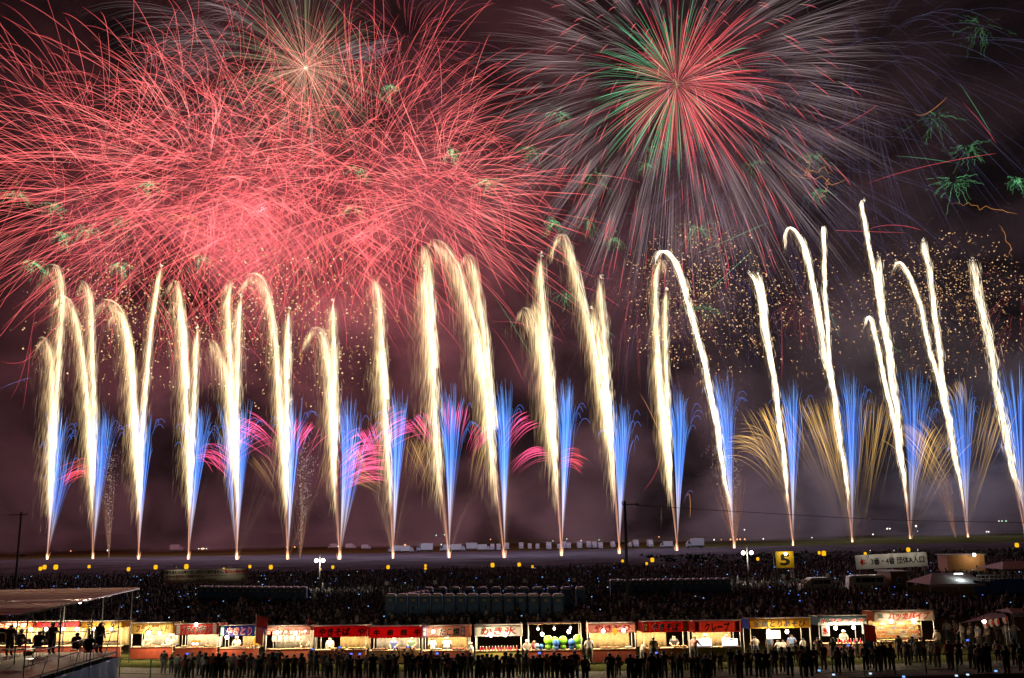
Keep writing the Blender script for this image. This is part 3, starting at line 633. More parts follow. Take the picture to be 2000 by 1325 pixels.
def part_streaks(o, c, name, d, R, t0, t1, cols, rad, drop, drag=1.4, wind=0, steps=7):
    t = np.linspace(t0, t1, steps); n = len(d)
    P = ballistic(np.zeros(3), d, R, t, drop, drag, wind); q = np.linspace(0, 1, steps)
    C = np.stack([np.interp(q, np.linspace(0, 1, len(cols)), [k[j] for k in cols]) for j in range(3)], -1)[None] * RNG.uniform(.6, 1.15, n)[:, None, None] * 2.0
    sp = Sparks(); sp.streaks(P, rad * np.interp(q, [0, .3, .8, 1], [.25, 1, 1, .1])[None] * RNG.uniform(.6, 1.1, n)[:, None], C)
    p = sp.build(name); p.parent = o; p.location = (0, 0, 0); tag(p, kind='stuff'); return p
mm = 500 / math.cos(PITCH) / F
GREEN = [(.12, .26, .12), (.10, .42, .20), (.05, .30, .14)]; RED = [(.55, .12, .11), (.85, .10, .11), (.75, .06, .07)]
d = sphere_dirs(330); left = d[:, 0] < -0.05 + .55 * RNG.normal(0, 1, 330)
part_streaks(o, c, 'green_star', d[left], RNG.uniform(150, 225, left.sum()) * mm, .12, 1, GREEN, .19, 6)
part_streaks(o, c, 'red_star', d[~left], RNG.uniform(150, 240, (~left).sum()) * mm, .12, 1, RED, .24, 6)
d = sphere_dirs(170); part_streaks(o, c, 'red_star', d, RNG.uniform(90, 170, 170) * mm, .05, 1, RED, .15, 3)
d = sphere_dirs(260); part_streaks(o, c, 'red_tip', d, RNG.uniform(250, 370, 260) * mm, .80, 1.02, [(.25, .5, .35), (.9, .12, .12), (.85, .10, .12), (.5, .05, .06)], .22, 26, steps=6)
part_streaks(o, c, 'heart', sphere_dirs(40), RNG.uniform(6, 16, 40) * mm, 0, 1, [(.30, .22, .13), (.35, .2, .1)], .12, 0, steps=4)

# second chrysanthemum, green and gold heart with silver petals
dl = sphere_dirs(240); dl = dl[(dl[:, 0] < .25) & (dl[:, 2] > -.25)]
o, c = petals((597,133), 430, 505, 240, 7, GREY * .75, .12, 34, 'half hidden grey chrysanthemum with green and gold heart behind the red shells', None, dirs=dl, t0=.3)
mm = 505 / math.cos(PITCH) / F
d = sphere_dirs(300); part_streaks(o, c, 'green_star', d, RNG.uniform(140, 235, 300) * mm, .04, 1, [(.32, .2, .12), (.2, .2, .10), (.11, .18, .08), (.04, .09, .04)], .14, 6)
d = sphere_dirs(170); part_streaks(o, c, 'gold_star', d, RNG.uniform(80, 150, 170) * mm, .0, 1, [(.5, .3, .2), (.45, .2, .14), (.35, .09, .08)], .15, 4)
d = sphere_dirs(200); d = d[(d[:, 0] < .1)]; part_streaks(o, c, 'red_tip', d, RNG.uniform(210, 330, len(d)) * mm, .82, 1.03, [(.25, .5, .35), (.9, .12, .12), (.85, .10, .12), (.5, .05, .06)], .2, 24, steps=6)
part_streaks(o, c, 'heart', sphere_dirs(46), RNG.uniform(4, 14, 46) * mm, 0, 1, [(.34, .24, .16), (.4, .22, .12)], .14, 0, steps=4)

# blue peony threads, dim
BP = 'dim blue shells beyond the grey chrysanthemum'
BC = [(.06, .055, .11), (.065, .065, .15), (.035, .035, .09)]
shell((1480,330), 330, 470, 210, .12, 1, BC, .10, 40, 10, label='dim violet blue shell of hair-thin trails below the grey chrysanthemum', group=BP)
shell((1700,120), 330, 470, 130, .15, 1, BC, .10, 46, 20, label='faint blue shell of hair-thin trails beyond the grey chrysanthemum', group=BP)
shell((1290,470), 260, 470, 120, .15, 1, [(k * .8) for k in np.array(BC)], .10, 40, 0, label='faint blue shell of hair-thin trails behind the tall arching comet', group=BP)
shell((800,90), 170, 520, 110, .1, 1, [(.6, .1, .12), (.4, .05, .08), (.10, .06, .16)], .14, 14, 6, label='small red and violet shell above the white smoke puff', group='small mixed shells')
shell((1240,560), 150, 480, 70, .1, 1, [(.25, .05, .05), (.2, .03, .04)], .10, 30, 0, label='faint dark red shell behind the twelfth comet', group='small mixed shells')
shell((1560,600), 60, 500, 40, .1, 1, [(.4, .06, .07), (.3, .04, .05)], .10, 8, 0, label='tiny red shell between the fifteenth and sixteenth comets', group='small mixed shells')
shell((1990,590), 110, 500, 60, .3, 1, [(.4, .06, .07), (.3, .04, .05)], .11, 14, 0, label='small dark red shell behind the nineteenth comet', group='small mixed shells')

# golden glitter clouds
def glitter(px, rx, rz, n, D, label):
    c = np.array(on_y(*px, D)); m = D / math.cos(PITCH) / F
    d = RNG.normal(0, 1, (n, 3)); d /= np.linalg.norm(d, axis=1, keepdims=True); r = RNG.uniform(0, 1, n) ** .5
    P = c + d * (r[:, None]) * np.array([rx, rx * .8, rz]) * m + np.array([0, 0, -8]) * (r[:, None] ** 2)
    g = Sparks(); g.grains(P, (.11 + .36 * RNG.uniform(0, 1, n) ** 2.2), mixc(np.array((1.4, .9, .48)), np.array((.6, .28, .10)), RNG.uniform(0, 1, n)))
    k = n // 4; i = RNG.integers(0, n, k); Q = np.stack([P[i], P[i] + RNG.normal(0, .5, (k, 3)) * (1, 1, .4), P[i] + (d[i] * 1.2) + (0, 0, -.9)], 1)
    g.streaks(Q, np.broadcast_to([.05, .10, .03], (k, 3)), np.array((.7, .36, .14)))
    tag(g.build('glitter_firework', loc=tuple(c)), label, 'firework', 'golden glitter clouds')
glitter((250,600), 215, 140, 900, 405, 'cloud of golden glitter grains behind the first three comet pairs')
glitter((570,590), 215, 185, 1200, 405, 'cloud of golden glitter grains behind the fifth to eighth comets')
glitter((1370,560), 175, 165, 1300, 480, 'cloud of golden glitter grains around the tall arching comet')
glitter((1560,590), 120, 130, 350, 500, 'sparse golden glitter grains between the fifteenth and sixteenth comets')
glitter((1840,570), 190, 150, 1400, 500, 'cloud of golden glitter grains around the seventeenth and eighteenth comets')

# small green crossettes of squiggling stars
def crossette(px, Rpx, D, n=24, down=True, b=1.0):
    c = np.array(on_y(*px, D)); m = D / math.cos(PITCH) / F; d = RNG.normal(0, 1, (n, 3))
    if down: d[:, 2] = -np.abs(d[:, 2]) * .9 + .35
    d /= np.linalg.norm(d, axis=1, keepdims=True); t = np.linspace(.2, 1, 12)
    P = c + d[:, None] * (Rpx * m * RNG.uniform(.5, 1.1, n))[:, None, None] * t[None, :, None]
    P += RNG.normal(0, .42, P.shape) * np.array([1, 1, .8]); P[..., 2] -= 3 * t[None] ** 2
    on = np.repeat(RNG.uniform(0, 1, (n, 6)) < .78, 2, axis=1)
    sp = Sparks(); sp.streaks(P, .11 * on + .004, np.array((.07, .25, .10)) * 2.2 * b * RNG.uniform(.5, 1.5, n)[:, None, None])
    tag(sp.build('crossette_firework', loc=tuple(c)), 'small burst of squiggling green stars', 'firework', 'small green squiggling bursts')
for x, y, r, b in [(290,358,28,1.0),(33,378,40,.9),(100,398,30,.9),(170,445,30,1.0),(122,456,24,1.2),(62,512,34,1.1),(235,517,26,1.2),(392,502,36,1.1),(240,430,40,.6),
                (955,352,34,1.2),(880,292,26,1.1),(760,170,24,.8),(1040,290,34,.8),(1090,220,30,.8),(1162,340,44,1.0),(1150,430,34,1.0),(1085,432,30,1.1),(1195,465,26,1.1),(1362,440,46,1.1),
                (1590,305,30,.7),(1598,372,28,.9),(1862,352,56,1.5),(1890,288,44,1.1),(1825,225,60,.8),(1915,48,60,.6),(1110,570,34,1.1),(1372,600,50,.9),(1285,285,44,.7),(1470,320,36,.6),(1985,350,22,1.2),(1260,320,30,.6),(700,330,30,.7),(690,405,30,.6)]:
    crossette((x, y), r * 1.15, RNG.uniform(380, 410) if x < 1000 else RNG.uniform(430, 470), b=b * (1.0 if x < 1100 else .62))

# stray burning stars crossing the sky
def stray(a, ctl, b, col, rad=.16, D=450, label='', wig=0.0):
    p = np.array([on_y(*q, D) for q in (a, ctl, b)]); t = np.linspace(0, 1, 14)[:, None]
    P = (1-t)**2*p[0] + 2*t*(1-t)*p[1] + t*t*p[2] + RNG.normal(0, wig, (14, 3)); sp = Sparks()
    sp.streaks(P[None], rad * np.interp(t[:, 0], [0, .3, .85, 1], [.15, .8, 1, .3])[None], np.asarray(col) * 2.2); o = sp.build('stray_star', loc=tuple(P[0]))
    tag(o, label, 'firework', 'stray burning stars')
R_, G_, O_, B_ = (.6, .06, .08), (.08, .32, .16), (.65, .25, .06), (.14, .14, .40)
for k, (a, ct, b, col, wig) in enumerate([((1620,260),(1680,230),(1715,205),R_,0),((1690,360),(1800,320),(1945,300),R_,0),((1750,305),(1800,308),(1860,318),G_,0),
        ((1785,220),(1800,240),(1850,190),O_,0),((1875,165),(1900,200),(1935,260),G_,0),((1880,200),(1920,240),(1945,280),R_,0),((1560,345),(1580,330),(1625,332),O_,1.2),((1530,330),(1580,350),(1650,360),O_,1.4),
        ((1575,300),(1580,330),(1585,345),O_,1.0),((1600,390),(1620,375),(1615,350),O_,.8),((1860,395),(1920,405),(1985,415),O_,.6),((1950,440),(1968,460),(1975,500),O_,.5),((1690,450),(1740,430),(1800,450),R_,0),
        ((1640,450),(1600,450),(1770,455),R_,0),((1130,600),(1160,620),(1200,660),G_,.4),((1350,500),(1420,470),(1500,435),G_,0),((1360,590),(1410,545),(1470,490),G_,0),((960,570),(1000,630),(1040,700),G_,0),
        ((960,640),(990,670),(1022,745),R_,0),((960,630),(1020,620),(1100,668),R_,0),((1100,560),(1150,550),(1210,600),R_,0),((770,580),(820,640),(870,720),R_,0),((340,430),(330,420),(380,420),O_,1.2),((290,430),(340,428),(390,432),O_,1.4),
        ((375,410),(385,440),(380,460),O_,1.0),((20,780),(50,740),(70,600),R_,0),((45,800),(55,740),(62,660),R_,0),((0,760),(30,745),(60,738),B_,0),((430,600),(460,570),(500,545),G_,.2),((1255,960),(1285,930),(1290,890),R_,0),
        ((1340,970),(1350,950),(1348,1010),O_,0),((1335,985),(1345,945),(1355,965),B_,0),((1250,770),(1265,790),(1290,850),O_,0),((1525,590),(1528,640),(1527,740),R_,0),((1700,640),(1720,660),(1760,690),G_,0),((1605,560),(1615,600),(1640,660),G_,0),
        ((0,705),(40,720),(70,690),R_,0),((470,680),(430,640),(490,690),B_,.3),((190,580),(220,590),(240,600),G_,.2),((205,560),(230,570),(250,572),B_,0)]):
    cn = {R_: 'red', G_: 'green', O_: 'orange', B_: 'blue'}[col]
    stray(a, ct, b, col, RNG.uniform(.11, .17), RNG.uniform(420, 480), f'stray {cn} burning star trail crossing the night sky', wig)

# white smoke puff with glowing streaks left by a shell, and lights of the comets
c = np.array(on_y(700, 105, 470)); sp = Sparks(); n = 260; t = np.linspace(0, 1, 5)
u = RNG.normal(0, 1, (n, 3)) * (6.5, 4, 3.2); ax = np.array([.93, 0, .36]); P0 = c + u + ax * RNG.normal(0, 5, n)[:, None]
sp.streaks(P0[:, None] + ax * (RNG.uniform(3, 9, n)[:, None, None] * t[None, :, None]), np.broadcast_to([.01, .06, .08, .05, .01], (n, 5)), np.array((.30, .29, .33)))
tag(sp.build('silver_firework', loc=tuple(c)), 'short silver white puff of streaks beside the green and gold starburst', 'firework')

COMET_W, BLUE_W = 0.75e4, 3.4e4
for k in range(19):
    tgt = [o for o in bpy.data.objects if o.name.startswith('comet_firework') and ORD[k+1] + ' firing' in o['label']][0]
    for hz in (34, 66, 98): lamp('comet_light', (-2, 16, hz), COMET_W * (1.0 if k < 13 else 1.25), (1.0, .80, .52), 0.0, tgt)
    tgt = [o for o in bpy.data.objects if o.name.startswith('mine_firework') and ORD[k+1] + ' firing' in o['label']][0]
    lamp('mine_light', (4, 20, 48), BLUE_W, (.36, .44, 1.0), 0.0, tgt)

# ------------------------------------------------------------------ people
SKIN = paint('skin', (0.42, 0.26, 0.18), 0.6, var=0.05); HAIR = paint('hair', (0.018, 0.014, 0.012), 0.6, var=0.2); SHOE = paint('shoe', (0.04, 0.035, 0.035), 0.6)
def cloth_mat(name, use_color, ramp=None, rough=0.9):
    m, nt, out = new_mat(name); N = nt.nodes.new; L = nt.links.new
    p = N('ShaderNodeBsdfPrincipled'); p.inputs['Roughness'].default_value = rough; oi = N('ShaderNodeObjectInfo')
    tc = N('ShaderNodeTexCoord'); nz = N('ShaderNodeTexNoise'); nz.inputs['Scale'].default_value = 9; L(tc.outputs['Object'], nz.inputs['Vector'])
    mp = N('ShaderNodeMapRange'); mp.inputs[3].default_value = .7; mp.inputs[4].default_value = 1.3; L(nz.outputs['Fac'], mp.inputs[0])
    sc = N('ShaderNodeVectorMath'); sc.operation = 'SCALE'; L(mp.outputs[0], sc.inputs['Scale'])
    if use_color: L(oi.outputs['Color'], sc.inputs[0])
    else:
        r = N('ShaderNodeValToRGB'); r.color_ramp.interpolation = 'CONSTANT'; e = r.color_ramp.elements
        e[0].color = (*ramp[0], 1); e[1].position = 1 / len(ramp); e[1].color = (*ramp[1], 1)
        for k in range(2, len(ramp)): x = e.new(k / len(ramp)); x.color = (*ramp[k], 1)
        L(oi.outputs['Random'], r.inputs[0]); L(r.outputs[0], sc.inputs[0])
    L(sc.outputs[0], p.inputs['Base Color']); L(p.outputs[0], out.inputs[0]); return m
SHIRT = cloth_mat('shirt_cloth', True)
TROU = cloth_mat('trouser_cloth', False, [(.025, .03, .05), (.03, .03, .03), (.08, .07, .055), (.05, .06, .09), (.02, .02, .02), (.12, .11, .1)])
PMATS = [SHIRT, TROU, SKIN, HAIR, SHOE]

def person_mesh(pose, sub=1):
    """One continuous skinned body, 1.68 m tall, facing +Y."""
    V, E, R, B = [], [], [], []           # B: 0 shirt 1 trousers 2 skin 3 hair 4 shoe
    def v(p, r, b, par=None):
        r = r if isinstance(r, tuple) else (r, r); g = 1.3 if b == 2 else (1.5 if b == 3 else 1.42)
        V.append(p); R.append((r[0] * g, r[1] * g)); B.append(b); i = len(V) - 1
        if par is not None: E.append((par, i))
        return i
    seated = pose in ('seated', 'seated_phone', 'kneel')
    z = -0.78 if seated else 0.0
    lean = 0.10 if pose in ('lean', 'cook') else (0.08 if seated else 0)
    pel = v((0, 0, .93 + z), (.150, .105), 1); wst = v((0, lean * .3, 1.10 + z), (.135, .095), 0, pel); ch = v((0, lean * .8, 1.30 + z), (.165, .11), 0, wst)
    nk = v((0, lean + .005, 1.455 + z), .058, 2, ch); hd = v((0, lean + .03, 1.54 + z), (.078, .09), 2, nk); cr = v((0, lean + .005, 1.635 + z), (.082, .09), 3, hd)
    arms = {'stand': [((.225, .0, 1.14), (.205, .10, .92)), ((-.225, 0, 1.14), (-.20, .12, .93))],
            'rail': [((.24, .06, 1.18), (.20, .30, 1.08)), ((-.24, .06, 1.18), (-.20, .30, 1.08))],
            'phone': [((.25, .20, 1.36), (.09, .32, 1.60)), ((-.25, .20, 1.36), (-.09, .32, 1.60))],
            'phone_high': [((.29, .10, 1.52), (.12, .20, 1.80)), ((-.29, .10, 1.52), (-.12, .20, 1.80))],
            'akimbo': [((.34, -.04, 1.16), (.19, .08, 1.00)), ((-.34, -.04, 1.16), (-.19, .08, 1.00))],
            'crossed': [((.25, .08, 1.16), (.02, .20, 1.18)), ((-.25, .08, 1.16), (-.02, .21, 1.22))],
            'cook': [((.25, .12, 1.14), (.16, .38, 1.02)), ((-.25, .12, 1.14), (-.14, .38, 1.06))],
            'lean': [((.25, .14, 1.16), (.18, .36, 1.05)), ((-.22, .0, 1.14), (-.23, .06, .92))],
            'walk': [((.22, -.08, 1.15), (.24, .06, .94)), ((-.22, .10, 1.15), (-.22, .26, .98))],
            'seated': [((.24, .10, 1.12), (.12, .34, 1.08)), ((-.24, .10, 1.12), (-.10, .34, 1.08))],
            'seated_phone': [((.24, .18, 1.22), (.07, .32, 1.38)), ((-.24, .18, 1.22), (-.07, .32, 1.38))],
            'kneel': [((.22, .0, 1.14), (.2, .12, .95)), ((-.22, 0, 1.14), (-.2, .12, .95))]}[pose]
    for s, (el, wr) in zip((1, -1), arms):
        sh = v((.165 * s, lean * .9, 1.385 + z), (.072, .07), 0, ch)
        up = Vector((.165 * s, lean * .9, 1.385 + z)).lerp(Vector((el[0], el[1], el[2] + z)), .6)
        sl = v(tuple(up), .052, 0, sh); e = v((el[0], el[1], el[2] + z), .043, 2, sl); w = v((wr[0], wr[1], wr[2] + z), .031, 2, e)
        d = (Vector(wr) - Vector(el)).normalized() * .085; h1 = v((wr[0] + d.x, wr[1] + d.y, wr[2] + d.z + z), (.042, .024), 2, w)
        v((wr[0] + d.x * 1.9, wr[1] + d.y * 1.9, wr[2] + d.z * 1.9 + z), (.03, .014), 2, h1)
        v((wr[0] + d.x * .9 - .045 * s, wr[1] + d.y * .9 + .02, wr[2] + d.z + z + .01), .014, 2, w)
    for s in (1, -1):
        if seated:
            hp = v((.095 * s, .02, .12), .09, 1, pel); kn = v((.22 * s, .40, .34 if pose != 'kneel' else .14), .066, 1, hp); an = v((.12 * s, .52, .08), .045, 1, kn); v((.13 * s, .66, .06), (.04, .035), 4, an)
        else:
            st = .16 * s if pose == 'walk' else 0.0
            hp = v((.092 * s, 0, .84), (.09, .095), 1, pel); kn = v((.10 * s, .02 + st * .6, .48), .063, 1, hp); an = v((.105 * s, -.015 + st * 1.1, .10), .045, 1, kn); v((.12 * s, .13 + st * 1.1, .045), (.045, .04), 4, an)
    me = bpy.data.meshes.new('person'); me.from_pydata(V, E, []); o = bpy.data.objects.new('person', me); COL.objects.link(o)
    md = o.modifiers.new('s', 'SKIN'); md.use_smooth_shade = True; md.branch_smoothing = .5
    for i, sv in enumerate(me.skin_vertices[0].data): sv.radius = R[i]; sv.use_root = (i == 0)
    if sub: o.modifiers.new('d', 'SUBSURF').levels = sub; o.modifiers['d'].render_levels = sub
    dg = bpy.context.evaluated_depsgraph_get(); out = bpy.data.meshes.new_from_object(o.evaluated_get(dg)); bpy.data.objects.remove(o); bpy.data.meshes.remove(me)
    out.name = 'person'; out.materials.clear()
    for m in PMATS: out.materials.append(m)
    A = np.array(V); Bn = np.array(B)
    # edge samples give cleaner clothing borders than joints alone
    S = [A]; SB = [Bn]
    for a, b in E: S.append((A[a] * .5 + A[b] * .5)[None]); SB.append(np.array([B[b]]))
    S = np.concatenate(S); SB = np.concatenate(SB)
    for p in out.polygons:
        c = np.array(p.center); k = int(SB[np.argmin(((S - c) ** 2).sum(1))])
        if k in (2, 3) and c[2] > 1.50 + z: k = 2 if (c[1] > lean + .045 and c[2] < 1.62 + z) else 3
        p.material_index = k; p.use_smooth = True
    return out
POSES = {k: person_mesh(k) for k in ('stand', 'rail', 'phone', 'phone_high', 'akimbo', 'crossed', 'cook', 'lean', 'walk', 'seated', 'seated_phone')}
def person(pose, loc, rz, h, color, label, group=None, cap=None):
    o = bpy.data.objects.new('person', POSES[pose]); COL.objects.link(o); s = h / 1.68
    o.location = loc; o.rotation_euler = (0, 0, rz); w = random.uniform(1.08, 1.32) * s
    o.scale = (w, w, s); o.color = (*color, 1); tag(o, label, 'person', group)
    if cap is not None:
        mb = MB(); z0 = 1.58 if pose not in ('seated', 'seated_phone') else .80; y0 = .12 if pose in ('cook', 'lean') else (.1 if 'seated' in pose else .02)
        mb.ball((0, y0, z0 + .05), .112, 0, 2, (1, 1.08, .72)); mb.box(-.08, .08, y0 + .07, y0 + .19, z0 + .035, z0 + .055)
        mb.build('cap', cap, o)
    return o
DARKS = [(.02, .02, .025), (.03, .025, .03), (.05, .05, .06), (.015, .02, .04), (.06, .02, .02), (.10, .10, .11), (.03, .04, .025), (.18, .18, .19), (.04, .05, .09)]
def phone(loc, tilt=0.2, col='phone_glow', rz=0.0):
    o = bpy.data.objects.new('phone', PHONE[col]); COL.objects.link(o); o.location = loc; o.rotation_euler = (tilt, 0, rz); return o
PHONE = {}
for nm, rgb, st in (('phone_glow', (.22, .5, 1.0), 1.4), ('phone_white', (.6, .8, 1.0), 1.2), ('phone_blue', (.10, .22, 1.0), 1.5)):
    mb = MB(); mb.box(-.085, .085, .0, .012, -.055, .055, 0); mb.add([(-.08, -.003, -.05), (.08, -.003, -.05), (.08, -.003, .05), (-.08, -.003, .05)], [(0, 1, 2, 3)], 1)
    PHONE[nm] = mb.mesh('phone', [paint('phone_body', (.02, .02, .02), .4), glow(nm, rgb, st)])

LONGHAIR = MB().ball((0, -.02, 1.58), .125, 0, 2, (1.0, .95, 1.05)).tube([(0, -.05, 1.56), (0, -.085, 1.42), (0, -.10, 1.28)], [.11, .10, .05], 0, 8).mesh('hair', HAIR)
CAPMESH = [MB().ball((0, .02, 1.63), .125, 0, 2, (1, 1.05, .7)).box(-.08, .08, .09, .22, 1.61, 1.63).mesh('cap', paint('cap_%d' % i, c, .8)) for i, c in enumerate(((.4, .38, .34), (.05, .05, .08)))]
PACK = [MB().box(-.15, .15, -.32, -.13, 1.0, 1.40, 0, .05).mesh('backpack', paint('pack_%d' % i, c, .8)) for i, c in enumerate(((.05, .05, .06), (.20, .05, .04), (.06, .10, .07)))]
BAG = MB().box(.20, .30, -.16, .12, .78, 1.02, 0, .03).tube([(.25, -.1, 1.0), (.0, -.16, 1.30), (-.12, -.10, 1.42)], .014, 0, 5).mesh('shoulder_bag', paint('bag_leather', (.09, .06, .04), .7))
FRONT = '''321,1269,s 336,1278,s 375,1275,s 391,1272,c 402,1275,s 416,1274,s 440,1274,c 456,1275,s 476,1272,k 490,1276,s 505,1278,s 525,1278,s 545,1267,s 560,1278,c
608,1270,p 619,1272,s 634,1272,s 662,1272,h 684,1279,p 701,1279,p 729,1274,r 746,1276,s 770,1275,h 796,1272,h 821,1273,k 842,1271,s 865,1272,k 884,1282,s 894,1277,s 904,1273,s 934,1280,s
951,1275,s 970,1280,s 987,1274,c 1012,1270,s 1041,1279,s 1054,1277,p 1082,1272,k 1102,1279,s 1122,1270,a 1191,1274,a 1207,1277,s 1230,1276,c 1260,1275,s 1272,1273,s 1296,1272,k 1314,1274,s 1339,1270,a
1365,1275,s 1391,1272,s 1426,1265,s 1460,1267,s 1479,1267,k 1510,1262,s 1526,1264,s 1552,1256,a 1577,1262,k 1597,1244,s 1606,1256,s 1625,1246,s 1634,1264,s 1672,1252,k 1700,1264,s 1722,1252,s 1754,1240,s
1769,1251,s 1781,1242,s 1790,1246,s 1802,1244,s 1817,1250,s 1827,1254,a 1852,1250,s 1870,1250,k 1895,1252,p 1910,1258,s 1925,1254,s 1945,1252,s 1962,1262,s 1978,1250,s 1993,1258,s 348,1276,s 362,1279,p 428,1277,s 467,1278,s 515,1275,k 533,1274,s 575,1277,s 590,1276,s 645,1278,s 674,1275,s 715,1278,s 757,1279,s 808,1278,s 832,1277,s 853,1278,p 875,1277,s 918,1275,s 942,1277,s 960,1278,k 998,1277,s 1027,1276,s 1068,1278,s 1092,1276,s 1112,1278,c 1142,1280,s 1245,1278,s 1284,1277,p 1326,1276,s 1352,1277,s 1378,1277,s 1405,1274,s 1442,1270,s 1494,1269,s 1540,1264,s 1565,1262,s 1588,1262,s 1648,1258,s 1660,1262,p 1688,1258,s 1711,1260,s 1738,1258,s'''
PM = dict(s='stand', c='crossed', k='akimbo', p='phone', h='phone_high', r='rail', a='akimbo')
for n_, it in enumerate(FRONT.split()):
    x, y, k = it.split(','); x, y = float(x), float(y); h = random.uniform(1.50, 1.80) if random.random() > .1 else random.uniform(1.15, 1.35)
    p = on_z(x, y, h); pose = PM[k]
    if pose == 'akimbo' and k == 'a': pose = 'stand'
    if pose == 'stand' and random.random() < .3: pose = random.choice(['rail', 'crossed'])
    col = random.choice(DARKS)
    if x > 1560 and random.random() < .35: col = random.choice([(.35, .35, .38), (.25, .3, .38), (.4, .38, .34), (.3, .06, .05)])
    wear = {(.35, .35, .38): 'pale grey', (.25, .3, .38): 'light blue', (.4, .38, .34): 'cream', (.3, .06, .05): 'red', (.18, .18, .19): 'grey', (.10, .10, .11): 'grey', (.06, .02, .02): 'maroon', (.04, .05, .09): 'navy', (.015, .02, .04): 'navy'}.get(col, 'dark')
    act = {'stand': 'standing', 'rail': 'resting hands on the railing', 'crossed': 'standing with folded arms', 'phone': 'holding up a phone', 'phone_high': 'raising a phone overhead', 'akimbo': 'standing hands on hips'}[pose]
    po = person(pose, (p.x, p.y, 0), random.uniform(-.35, .35), h, col, f'person in {wear} top {act}, seen from behind at the railing', 'spectators standing along the railing')
    rr = random.random()
    acc = []
    if rr < .34: link('hair', LONGHAIR, po); acc.append('long-haired')
    elif rr < .46: link('cap', CAPMESH[random.randrange(2)], po); acc.append('capped')
    if h < 1.4: acc.append('small')
    bag_ = ''
    if random.random() < .16: link('backpack', PACK[random.randrange(3)], po); bag_ = ' with backpack'
    elif random.random() < .16: link('shoulder_bag', BAG, po); bag_ = ' with shoulder bag'
    po['label'] = f'{" ".join(acc + ["person"])} in {wear} top{bag_} {act}{"" if "railing" in act else " at the railing"}'
    if pose in ('phone', 'phone_high'):
        s = h / 1.68; q = phone((p.x, p.y + .36 * s if pose == 'phone' else p.y + .25 * s, (1.68 if pose == 'phone' else 1.90) * s), -.2, 'phone_blue')
        tag(q, 'phone held up by a spectator at the railing', 'phone', 'phones held up at the railing')

# ------------------------------------------------------------------ railing
STEEL = paint('galvanised_steel', (.20, .21, .20), .5, .6, var=.2); GREENP = paint('green_paint', (.015, .07, .03), .5, var=.3)
def railing():
    root = empty('railing', tuple(on_z(250, rail_y(250) + 34)))
    tag(root, 'dark metal railing running along the footpath behind the spectators', 'railing')
    xs = list(range(-60, 2101, 60)); pts = [on_z(x, rail_y(x), 1.08) - Vector((0, .45, 0)) for x in xs]; b = root.location
    r = MB(); r.tube([p - b for p in pts], .024, 0, 8); r.build('top_rail', GREENP, root)
    r = MB(); r.tube([p - b - Vector((0, 0, .85)) for p in pts], .018, 0, 6); r.build('bottom_rail', GREENP, root)
    post = MB(); post.box(-.035, .035, -.035, .035, 0, 1.07); post = post.mesh('post', GREENP)
    for p in pts: link('post', post, root, (p.x - b.x, p.y - b.y, -b.z))
    # wire mesh of the fence, two slanting sets of wires
    w = MB()
    for i in range(len(pts) - 1):
        for t in np.linspace(0, 1, 7)[:-1]:
            a = pts[i].lerp(pts[i+1], t) - b; c = pts[i].lerp(pts[i+1], min(1, t + .3)) - b
            w.tube([a, c - Vector((0, 0, .85))], .004, 0, 3, False); w.tube([a - Vector((0, 0, .85)), c], .004, 0, 3, False)
    tag(w.build('wire_mesh', GREENP, root), kind='stuff')
railing()

# ------------------------------------------------------------------ food stalls
BULB = glow('bulb_glow', (1.0, .90, .72), 14.0); TUBE = glow('tube_glow', (.92, 1.0, 1.0), 9.0)
WPOST = paint('white_post', (.55, .54, .5), .5, var=.15); WOOD = paint('counter_wood', (.30, .19, .10), .7, var=.3, scale=8)
TAN = paint('reed_screen', (.42, .30, .14), .9, var=.35, scale=14, bump=.4); GREYC = paint('grey_sheet', (.30, .29, .27), .8, var=.25)
METAL = paint('griddle_steel', (.25, .25, .25), .35, .8)
def cloth(name, rgb, tr=.35): return paint(name, rgb, .85, var=.12, scale=3, transl=tr)
INK = {'black': paint('ink_black', (.012, .01, .01), .8), 'red': paint('ink_red', (.36, .012, .012), .9, spec=.1), 'maroon': paint('ink_maroon', (.09, .006, .009), .9, spec=.1), 'navy': paint('ink_navy', (.02, .025, .10), .8),
       'white': paint('ink_white', (.75, .72, .68), .8), 'brown': paint('ink_brown', (.16, .04, .02), .8), 'gold': paint('ink_gold', (.55, .36, .06), .8), 'purple': paint('ink_purple', (.16, .10, .38), .8), 'green': paint('ink_green', (.03, .16, .06), .8)}
EDGE = {}
def scale_at(p): return (p - CAMP).dot(FWD) / F
STALLS = {}
def make_tray(loc, w, d, kind, label, group):
    t = empty('food_tray', loc); tag(t, label, 'food tray', group)
    mb = MB(); mb.box(-w/2, w/2, -d/2, d/2, 0, .03); mb.box(-w/2, w/2, -d/2, -d/2 + .02, .03, .07); mb.box(-w/2, w/2, d/2 - .02, d/2, .03, .07)
    mb.build('tray', METAL if kind != 'box' else INK['white'], t)
    rgb = {'fried': (.50, .26, .08), 'meat': (.32, .13, .05), 'noodle': (.58, .38, .12), 'red': (.55, .10, .07), 'pale': (.66, .58, .42)}.get(kind, (.6, .5, .35))
    m = paint('snack_' + kind, rgb, .6, var=.35, scale=20, bump=.4)
    sn = MB(); sn.ball((0, 0, 0), .075, 0, 1, (1.1, .8, .62)); me = sn.mesh('snack', m)
    nx, ny = max(2, int(w / .16)), max(1, int(d / .16))
    for i in range(nx):
        for j in range(ny):
            o = link('snack', me, t, (-w/2 + (i + .5) * w / nx + random.uniform(-.03, .03), -d/2 + (j + .5) * d / ny + random.uniform(-.03, .03), .06 + random.uniform(0, .03)), random.uniform(0, 3))
    return t
